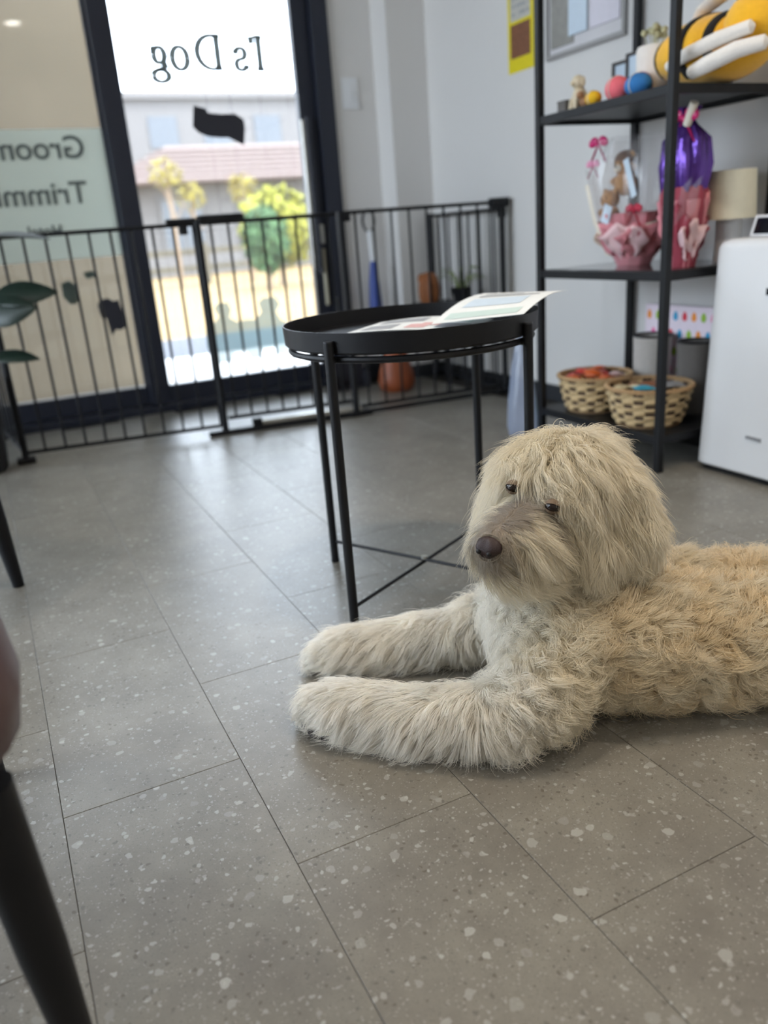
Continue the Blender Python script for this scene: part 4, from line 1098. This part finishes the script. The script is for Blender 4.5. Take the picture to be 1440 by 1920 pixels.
pp = thing('potted_plant', 'small green plant in a dark pot on the dark plant stand', 'plant', (1.768, 2.91, .355))
MB().lathe([(0, 0), (.030, 0), (.040, .055), (.042, .06), (.038, .06), (.034, .05), (0, .048)], n=28).build('pot', M['black'], pp, smooth=True)
M['leafy'] = pm('light_green_leaf', srgb(122, 140, 66), .5, var=.25, scale=40)
M['leafd'] = pm('dark_green_leaf', srgb(24, 40, 32), .4, var=.25, scale=30)
def leaf(parent, p, d, up, ln, wd, mat, bend=.3, name='leaf', n=7):
    p, d, up = Vector(p), Vector(d).normalized(), Vector(up).normalized()
    sd = d.cross(up).normalized(); up = sd.cross(d).normalized(); vs_ = []; fs_ = []
    for i in range(n + 1):
        t = i / n; c_ = p + d * ln * t - up * bend * ln * t * t
        w_ = wd * math.sin(PI * min(1, t * .97 + .02)) ** .75 * (1 - .25 * t)
        for s_ in (-1, 0, 1): vs_.append(c_ + sd * s_ * w_ + up * (abs(s_) * w_ * .28))
    for i in range(n):
        for j in range(2): fs_.append((i * 3 + j, (i + 1) * 3 + j, (i + 1) * 3 + j + 1, i * 3 + j + 1))
    b2 = MB().add(vs_, fs_); o = b2.build(name, mat, parent, smooth=True)
    m_ = o.modifiers.new('t', 'SOLIDIFY'); m_.thickness = .0012
    return o
random.seed(21)
for k in range(16):
    a_ = k * 2.4; e_ = random.uniform(.3, 1.1)
    b0 = Vector((.012 * math.cos(a_), .012 * math.sin(a_), .05)); tip = b0 + Vector((.05 * math.cos(a_) * math.cos(e_) * 1.2, .05 * math.sin(a_) * math.cos(e_) * 1.2, .075 * math.sin(e_) + .02))
    st_ = MB().tube([b0, (b0 + tip) / 2 + Vector((0, 0, .01)), tip], .0014, 5).build('stem', M['leafy'], pp)
    leaf(st_, tip, (math.cos(a_), math.sin(a_), .25), (0, 0, 1), random.uniform(.028, .042), .011, M['leafy'], .35)
br = thing('broom', 'white-poled broom with loop handle and blue sleeve behind the gate', 'broom', (1.60, 3.36, 0))
M['bluepl'] = pm('blue_plastic', srgb(44, 70, 150), .4)
MB().tube([(0, -.02, .10), (.0, .03, .66)], .011, 12).build('pole', M['white'], br, smooth=True)
MB().tube([(.028 * math.cos(a_), .033, .70 + .045 * math.sin(a_)) for a_ in [2 * PI * i / 28 for i in range(29)]], .0055, 8, caps=False).build('loop_handle', M['black'], br, smooth=True)
MB().lathe([(.014, 0), (.03, 0), (.024, .10), (.014, .19), (.0125, .20)], c=(-.008, .002, .33), n=20).build('sleeve', M['bluepl'], br, smooth=True)
MB().box((-.09, -.04, .06), (.09, .01, .10), .008).build('head', M['black'], br)
bri = MB()
for i in range(18):
    for j in range(3): bri.tube([(-.085 + i * .01, -.034 + j * .016, .06), (-.088 + i * .0104, -.04 + j * .02, .0)], .0022, 5)
o = bri.build('bristles', pm('dark_bristle', srgb(40, 40, 48), .8), br); o['kind'] = 'stuff'
dp = thing('dustpan', 'dark upright dustpan leaning by the door pilaster', 'dustpan', (1.40, 3.28, 0))
MB().box((-.09, -.02, 0), (.09, .05, .006), .002).build('pan_floor', M['decal'], dp)
for a_, b2 in (((-.09, -.02, .006), (-.084, .05, .07)), ((.084, -.02, .006), (.09, .05, .07)), ((-.09, .044, .006), (.09, .05, .12))): MB().box(a_, b2, .002).build('pan_side', M['decal'], dp)
MB().tube([(0, .047, .12), (0, .06, .40)], .009, 10).build('handle', M['black'], dp, smooth=True)

# translucent bag hung on a wire ring at the shelf post
cb = thing('plastic_bag', 'translucent bluish plastic bag hanging on a wire ring by the shelf post', 'bag', (1.475, 2.085, .34))
M['bagfilm'] = film('bluish_bag_film', srgb(196, 208, 232), .55, fres=False, gloss=.06, rough=.25)
M['greenstrip'] = pm('grey_green_strip', srgb(96, 112, 108), .5)
MB().lathe([(.008, -.02), (.016, -.05), (.030, -.12), (.042, -.22), (.050, -.31), (.044, -.33), (0.0, -.335)], n=36, wob=lambda i, th: .004 * math.sin(5 * th + i), closed=True).build('film', M['bagfilm'], cb, smooth=True)
MB().tube([(.028 * math.cos(a_), .004, -.0 + .028 * math.sin(a_)) for a_ in [2 * PI * i / 28 for i in range(29)]], .0012, 6, caps=False).build('wire_ring', M['steel'], cb, smooth=True)
MB().tube([(0, 0, -.027), (.02, -.01, -.15), (.052, -.02, -.33)], [.004, .010, .014], 8, flat=.3).build('strip', M['greenstrip'], cb, smooth=True)

# ------------------------------------------------------------------ tall leafy plant by the gate (mostly beyond the frame)
tp = thing('leafy_houseplant', 'tall dark-leaved houseplant in a dark pot beside the gate', 'plant', (-.105, 2.89, 0))
MB().lathe([(0, 0), (.072, 0), (.080, .01), (.100, .27), (.104, .30), (.096, .30), (.092, .27), (0, .26)], n=40).build('pot', pm('dark_ceramic', srgb(42, 44, 48), .5), tp, smooth=True)
MB().lathe([(0, .262), (.09, .262), (.09, .272), (0, .280)], n=24).build('soil', pm('soil', srgb(56, 44, 36), .95, bump=.6, bscale=120), tp)
M['stem'] = pm('green_stem', srgb(70, 84, 54), .6)
MB().tube([(0, 0, .26), (.01, 0, .5), (-.01, .01, .78)], [.009, .008, .005], 8).build('stem', M['stem'], tp, smooth=True)
for (z, tip, wd, face) in [(.70, (.335, -.14, .715), .045, (.1, -.2, 1)), (.50, (.325, -.12, .555), .050, (.2, -.8, .5)), (.44, (.255, -.14, .515), .055, (.1, -.9, .4)), (.34, (.235, -.12, .36), .035, (.1, -.6, .7)),
                           (.60, (-.2, .1, .70), .05, (0, -.5, 1)), (.70, (-.1, -.2, .85), .05, (0, -.6, .8)), (.50, (-.22, -.1, .6), .05, (0, -.5, 1)), (.74, (.05, .12, .92), .04, (0, -1, .3))]:
    p0 = Vector((0, 0, z)); tp_ = Vector(tip); p1 = p0.lerp(tp_, .42) + Vector((0, 0, .02))
    st_ = MB().tube([p0, p0.lerp(p1, .5) + Vector((0, 0, .008)), p1], .003, 6).build('leaf_stalk', M['stem'], tp, smooth=True)
    leaf(st_, p1, tp_ - p1, face, (tp_ - p1).length, wd, M['leafd'], .05, n=9)

# ------------------------------------------------------------------ chairs at the left edge
M['leather'] = pm('dusty_mauve_leather', srgb(84, 64, 63), .40, var=.08, bump=.2, bscale=300)
def chair(label, loc, rz):
    t = thing('lounge_chair', label, 'chair', loc, rz)
    # local: front right leg at (0,0); seat runs to -x, +y
    W_, D_ = .50, .50
    def soft(name, a_, b2, r):
        return MB().box(a_, b2, r).build(name, M['leather'], t, smooth=True)
    def pill(name, a_, b2, ex=4.0, nn=28):
        vs_ = []; fs_ = []; cx = [(a_[i] + b2[i]) / 2 for i in range(3)]; hh = [(b2[i] - a_[i]) / 2 for i in range(3)]
        sp_ = lambda x, e_: math.copysign(abs(x) ** (2 / e_), x)
        for i in range(1, nn // 2):
            ph = PI * i / (nn // 2) - PI / 2
            for j in range(nn):
                th = 2 * PI * j / nn
                vs_.append((cx[0] + hh[0] * sp_(math.cos(ph), 2.6) * sp_(math.cos(th), ex), cx[1] + hh[1] * sp_(math.cos(ph), 2.6) * sp_(math.sin(th), ex), cx[2] + hh[2] * sp_(math.sin(ph), 2.6)))
        vs_ += [(cx[0], cx[1], b2[2]), (cx[0], cx[1], a_[2])]; k = nn // 2 - 1
        for i in range(k - 1):
            for j in range(nn): fs_.append((i * nn + j, i * nn + (j + 1) % nn, (i + 1) * nn + (j + 1) % nn, (i + 1) * nn + j))
        for j in range(nn):
            fs_.append((len(vs_) - 2, (k - 1) * nn + j, (k - 1) * nn + (j + 1) % nn)); fs_.append((len(vs_) - 1, (j + 1) % nn, j))
        return MB().add(vs_, fs_).build(name, M['leather'], t, smooth=True)
    pill('seat', (-W_ - .03, -.06, .268), (.031, D_ + .02, .465), 6.0)
    pill('backrest', (-W_ - .10, -.04, .38), (-W_ + .02, D_ + .04, .82))
    for (lx, ly) in ((-.018, .012), (-.018, D_ - .012), (-W_ + .03, .012), (-W_ + .03, D_ - .012)):
        ox = .018 if lx > -.1 else -.03; oy = -.012 if ly < .1 else .012
        MB().tube([(lx, ly, .30), (lx + ox * .5, ly + oy * .5, .15), (lx + ox, ly + oy, 0)], [.021, .019, .012], 14).build('leg', M['black'], t, smooth=True)
    return t
chair('mauve upholstered chair with black tapered legs close to the camera', (-.052, .560, 0), 0.12)
chair('mauve upholstered chair beyond the near one, only a leg in view', (-.052, 1.768, 0), 0.75)

# ------------------------------------------------------------------ outside the door
M['apron'] = pm('pale_concrete', srgb(188, 185, 182), .85, var=.05, scale=6)
M['sand'] = pm('sandy_ground', srgb(128, 104, 62), .95, var=.18, scale=1.5)
M['asph'] = pm('grey_asphalt', srgb(66, 68, 75), .9, var=.08, scale=8)
M['beige'] = pm('beige_render', srgb(146, 131, 107), .9, var=.10, scale=5, bump=.3, bscale=30)
struct('ground_1', MB().box((-14, 3.62, -.16), (16, 5.50, -.05)).box((-14, -8, -.16), (-2.15, 3.62, -.05)), M['apron'], label='pale concrete apron outside the glass door')
struct('ground_2', MB().box((-14, 5.50, -.16), (16, 6.75, -.055)), M['asph'], label='grey asphalt strip outside')
struct('ground_3', MB().box((-40, 6.75, -.16), (60, 60, -.06)), M['sand'], label='sandy open ground outside')
bw = thing('garden_wall', 'beige rendered wall just outside the left glass pane', 'wall', (0, 4.55, -.05))
MB().box((-.85, 0, 0), (.755, .16, 2.0), .01).build('wall_body', M['beige'], bw)
MB().box((-.87, -.02, 2.0), (.775, .18, 2.05), .008).build('coping', M['apron'], bw)
can = MB().box((X0 - .3, 3.62, 2.46), (1.9, 4.15, 2.56)).build('added_shade_canopy', M['apron']); tag(can, 'flat pale canopy added unseen above the glass door for shade', 'canopy')  # unseen canopy, added to shade the upper part of the wall outside
# low house across the way
hs = thing('house', 'low pale house with brownish tiled roof across the street', 'house', (0, 0, -.05))
M['hwall'] = pm('pale_house_wall', srgb(106, 103, 102), .9, var=.04)
M['roof'] = pm('brown_roof_tile', srgb(98, 82, 76), .8, var=.12, scale=6)
M['hglass'] = pm('house_window_glass', srgb(82, 86, 92), .2)
MB().box((3.5, 21, 0), (16, 28, 2.15)).build('wall_body', M['hwall'], hs)
HV = [(2.9, 20.2, 2.1), (16.6, 20.2, 2.1), (16.6, 28.8, 2.1), (2.9, 28.8, 2.1), (5.5, 24.5, 3.35), (14, 24.5, 3.35)]
MB().add(HV, [(0, 1, 5, 4), (1, 2, 5), (2, 3, 4, 5), (3, 0, 4), (0, 3, 2, 1)]).build('roof', M['roof'], hs)
for k in range(7):
    z = 2.12 + k * .17; f_ = (z - 2.1) / 1.25
    MB().box((2.9 + 2.6 * f_, 20.15 + 4.3 * f_, z), (16.6 - 2.6 * f_, 20.30 + 4.3 * f_, z + .05)).build('tile_course', M['roof'], hs)
for k in range(6):
    x = 4.4 + k * 1.95
    wn = MB().box((x, 20.94, .65), (x + .95, 21.0, 1.75)).build('window', M['hglass'], hs)
    for (a_, b2) in (((x - .06, 20.92, .6), (x, 20.99, 1.8)), ((x + .95, 20.92, .6), (x + 1.01, 20.99, 1.8)), ((x, 20.92, 1.75), (x + .95, 20.99, 1.8)), ((x, 20.92, .6), (x + .95, 20.99, .65)), ((x + .45, 20.92, .65), (x + .50, 20.99, 1.75))): MB().box(a_, b2).build('window_bar', M['hwall'], wn)
# taller pale block behind
ab = thing('apartment_block', 'taller white block rising behind the low house', 'building', (0, 0, -.05))
MB().box((4, 34, 0), (22, 42, 6.0)).build('wall_body', M['hwall'], ab)
MB().box((3.8, 33.8, 6.0), (22.2, 42.2, 6.25)).build('parapet', M['hwall'], ab)
for k in range(8): MB().box((5 + k * 2.1, 33.95, 4.3), (6.1 + k * 2.1, 34.0, 5.4)).build('window', M['hglass'], ab)
# fence in front of the house
fe = thing('street_fence', 'low pale fence with posts along the sandy ground', 'fence', (0, 16, -.06))
M['fence'] = pm('pale_fence_board', srgb(89, 82, 66), .8, var=.1)
for z in (.25, .55): MB().box((1.5, -.02, z), (13, .02, z + .10)).build('rail', M['fence'], fe)
for k in range(10): MB().box((1.5 + k * 1.25, -.05, 0), (1.6 + k * 1.25, .05, .75)).build('post', M['fence'], fe)
# shrubs and young trees
M['shrub'] = pm('yellow_green_foliage', srgb(128, 126, 34), .8, var=.35, scale=9)
M['shrubd'] = pm('deep_green_foliage', srgb(62, 92, 52), .8, var=.35, scale=9)
M['blossom'] = pm('yellow_foliage', srgb(130, 118, 44), .8, var=.3, scale=12)
M['bark'] = pm('pale_bark', srgb(132, 112, 91), .9)
def crown(name, mat, parent, c_, r, n, ls, seed):
    rg = np.random.default_rng(seed); vs_ = []; fs_ = []
    for i in range(n):
        d_ = rg.normal(size=3); d_ /= np.linalg.norm(d_); q_ = np.array(c_) + d_ * np.array(r) * (.55 + .45 * rg.random())
        e1_ = rg.normal(size=3); e1_ /= np.linalg.norm(e1_); e2_ = np.cross(e1_, d_); e2_ /= np.linalg.norm(e2_) + 1e-6
        k = len(vs_); s_ = ls * (.6 + .8 * rg.random())
        vs_ += [tuple(q_ - e1_ * s_), tuple(q_ + e2_ * s_ * .5), tuple(q_ + e1_ * s_), tuple(q_ - e2_ * s_ * .5)]; fs_.append((k, k + 1, k + 2, k + 3))
    o_ = MB().add(vs_, fs_).build(name, mat, parent); o_['kind'] = 'stuff'; return o_
s1 = thing('shrub', 'rounded yellow-green shrub beyond the door near its handle', 'shrub', (4.52, 13.0, -.06))
crown('foliage', M['shrub'], s1, (0, 0, .88), (.62, .5, .66), 1500, .085, 1)
MB().tube([(0, 0, 0), (.02, 0, .6)], [.06, .03], 8).build('stem', M['bark'], s1)
s2 = thing('shrub', 'darker green clipped shrub in front of the yellow-green one', 'shrub', (3.95, 12.0, -.06))
crown('foliage', M['shrubd'], s2, (0, 0, .72), (.36, .32, .50), 900, .07, 2)
MB().tube([(0, 0, 0), (.01, 0, .5)], [.05, .03], 8).build('stem', M['bark'], s2)
for k, (x, y, hh, lab) in enumerate([(3.30, 15.0, 2.15, 'young yellow-leaved tree beside the door stile'), (3.80, 15.5, 1.75, 'small yellow-leaved tree between the two taller ones'), (4.62, 15.0, 1.85, 'young yellow-leaved tree above the clipped green shrub')]):
    t = thing('young_tree', lab, 'tree', (x, y, -.06), group='young trees across the street')
    MB().tube([(0, 0, 0), (.03, 0, hh * .6), (0, .02, hh)], [.05, .035, .012], 8).build('trunk', M['bark'], t)
    for q in range(4): MB().tube([(.02, 0, hh * (.5 + .1 * q)), (.28 * math.cos(q * 1.7), .2 * math.sin(q * 1.7), hh * (.68 + .1 * q))], [.018, .006], 6).build('branch', M['bark'], t)
    crown('foliage', M['blossom'], t, (0, 0, hh * .88), (.30, .28, .28), 130, .055, 10 + k)
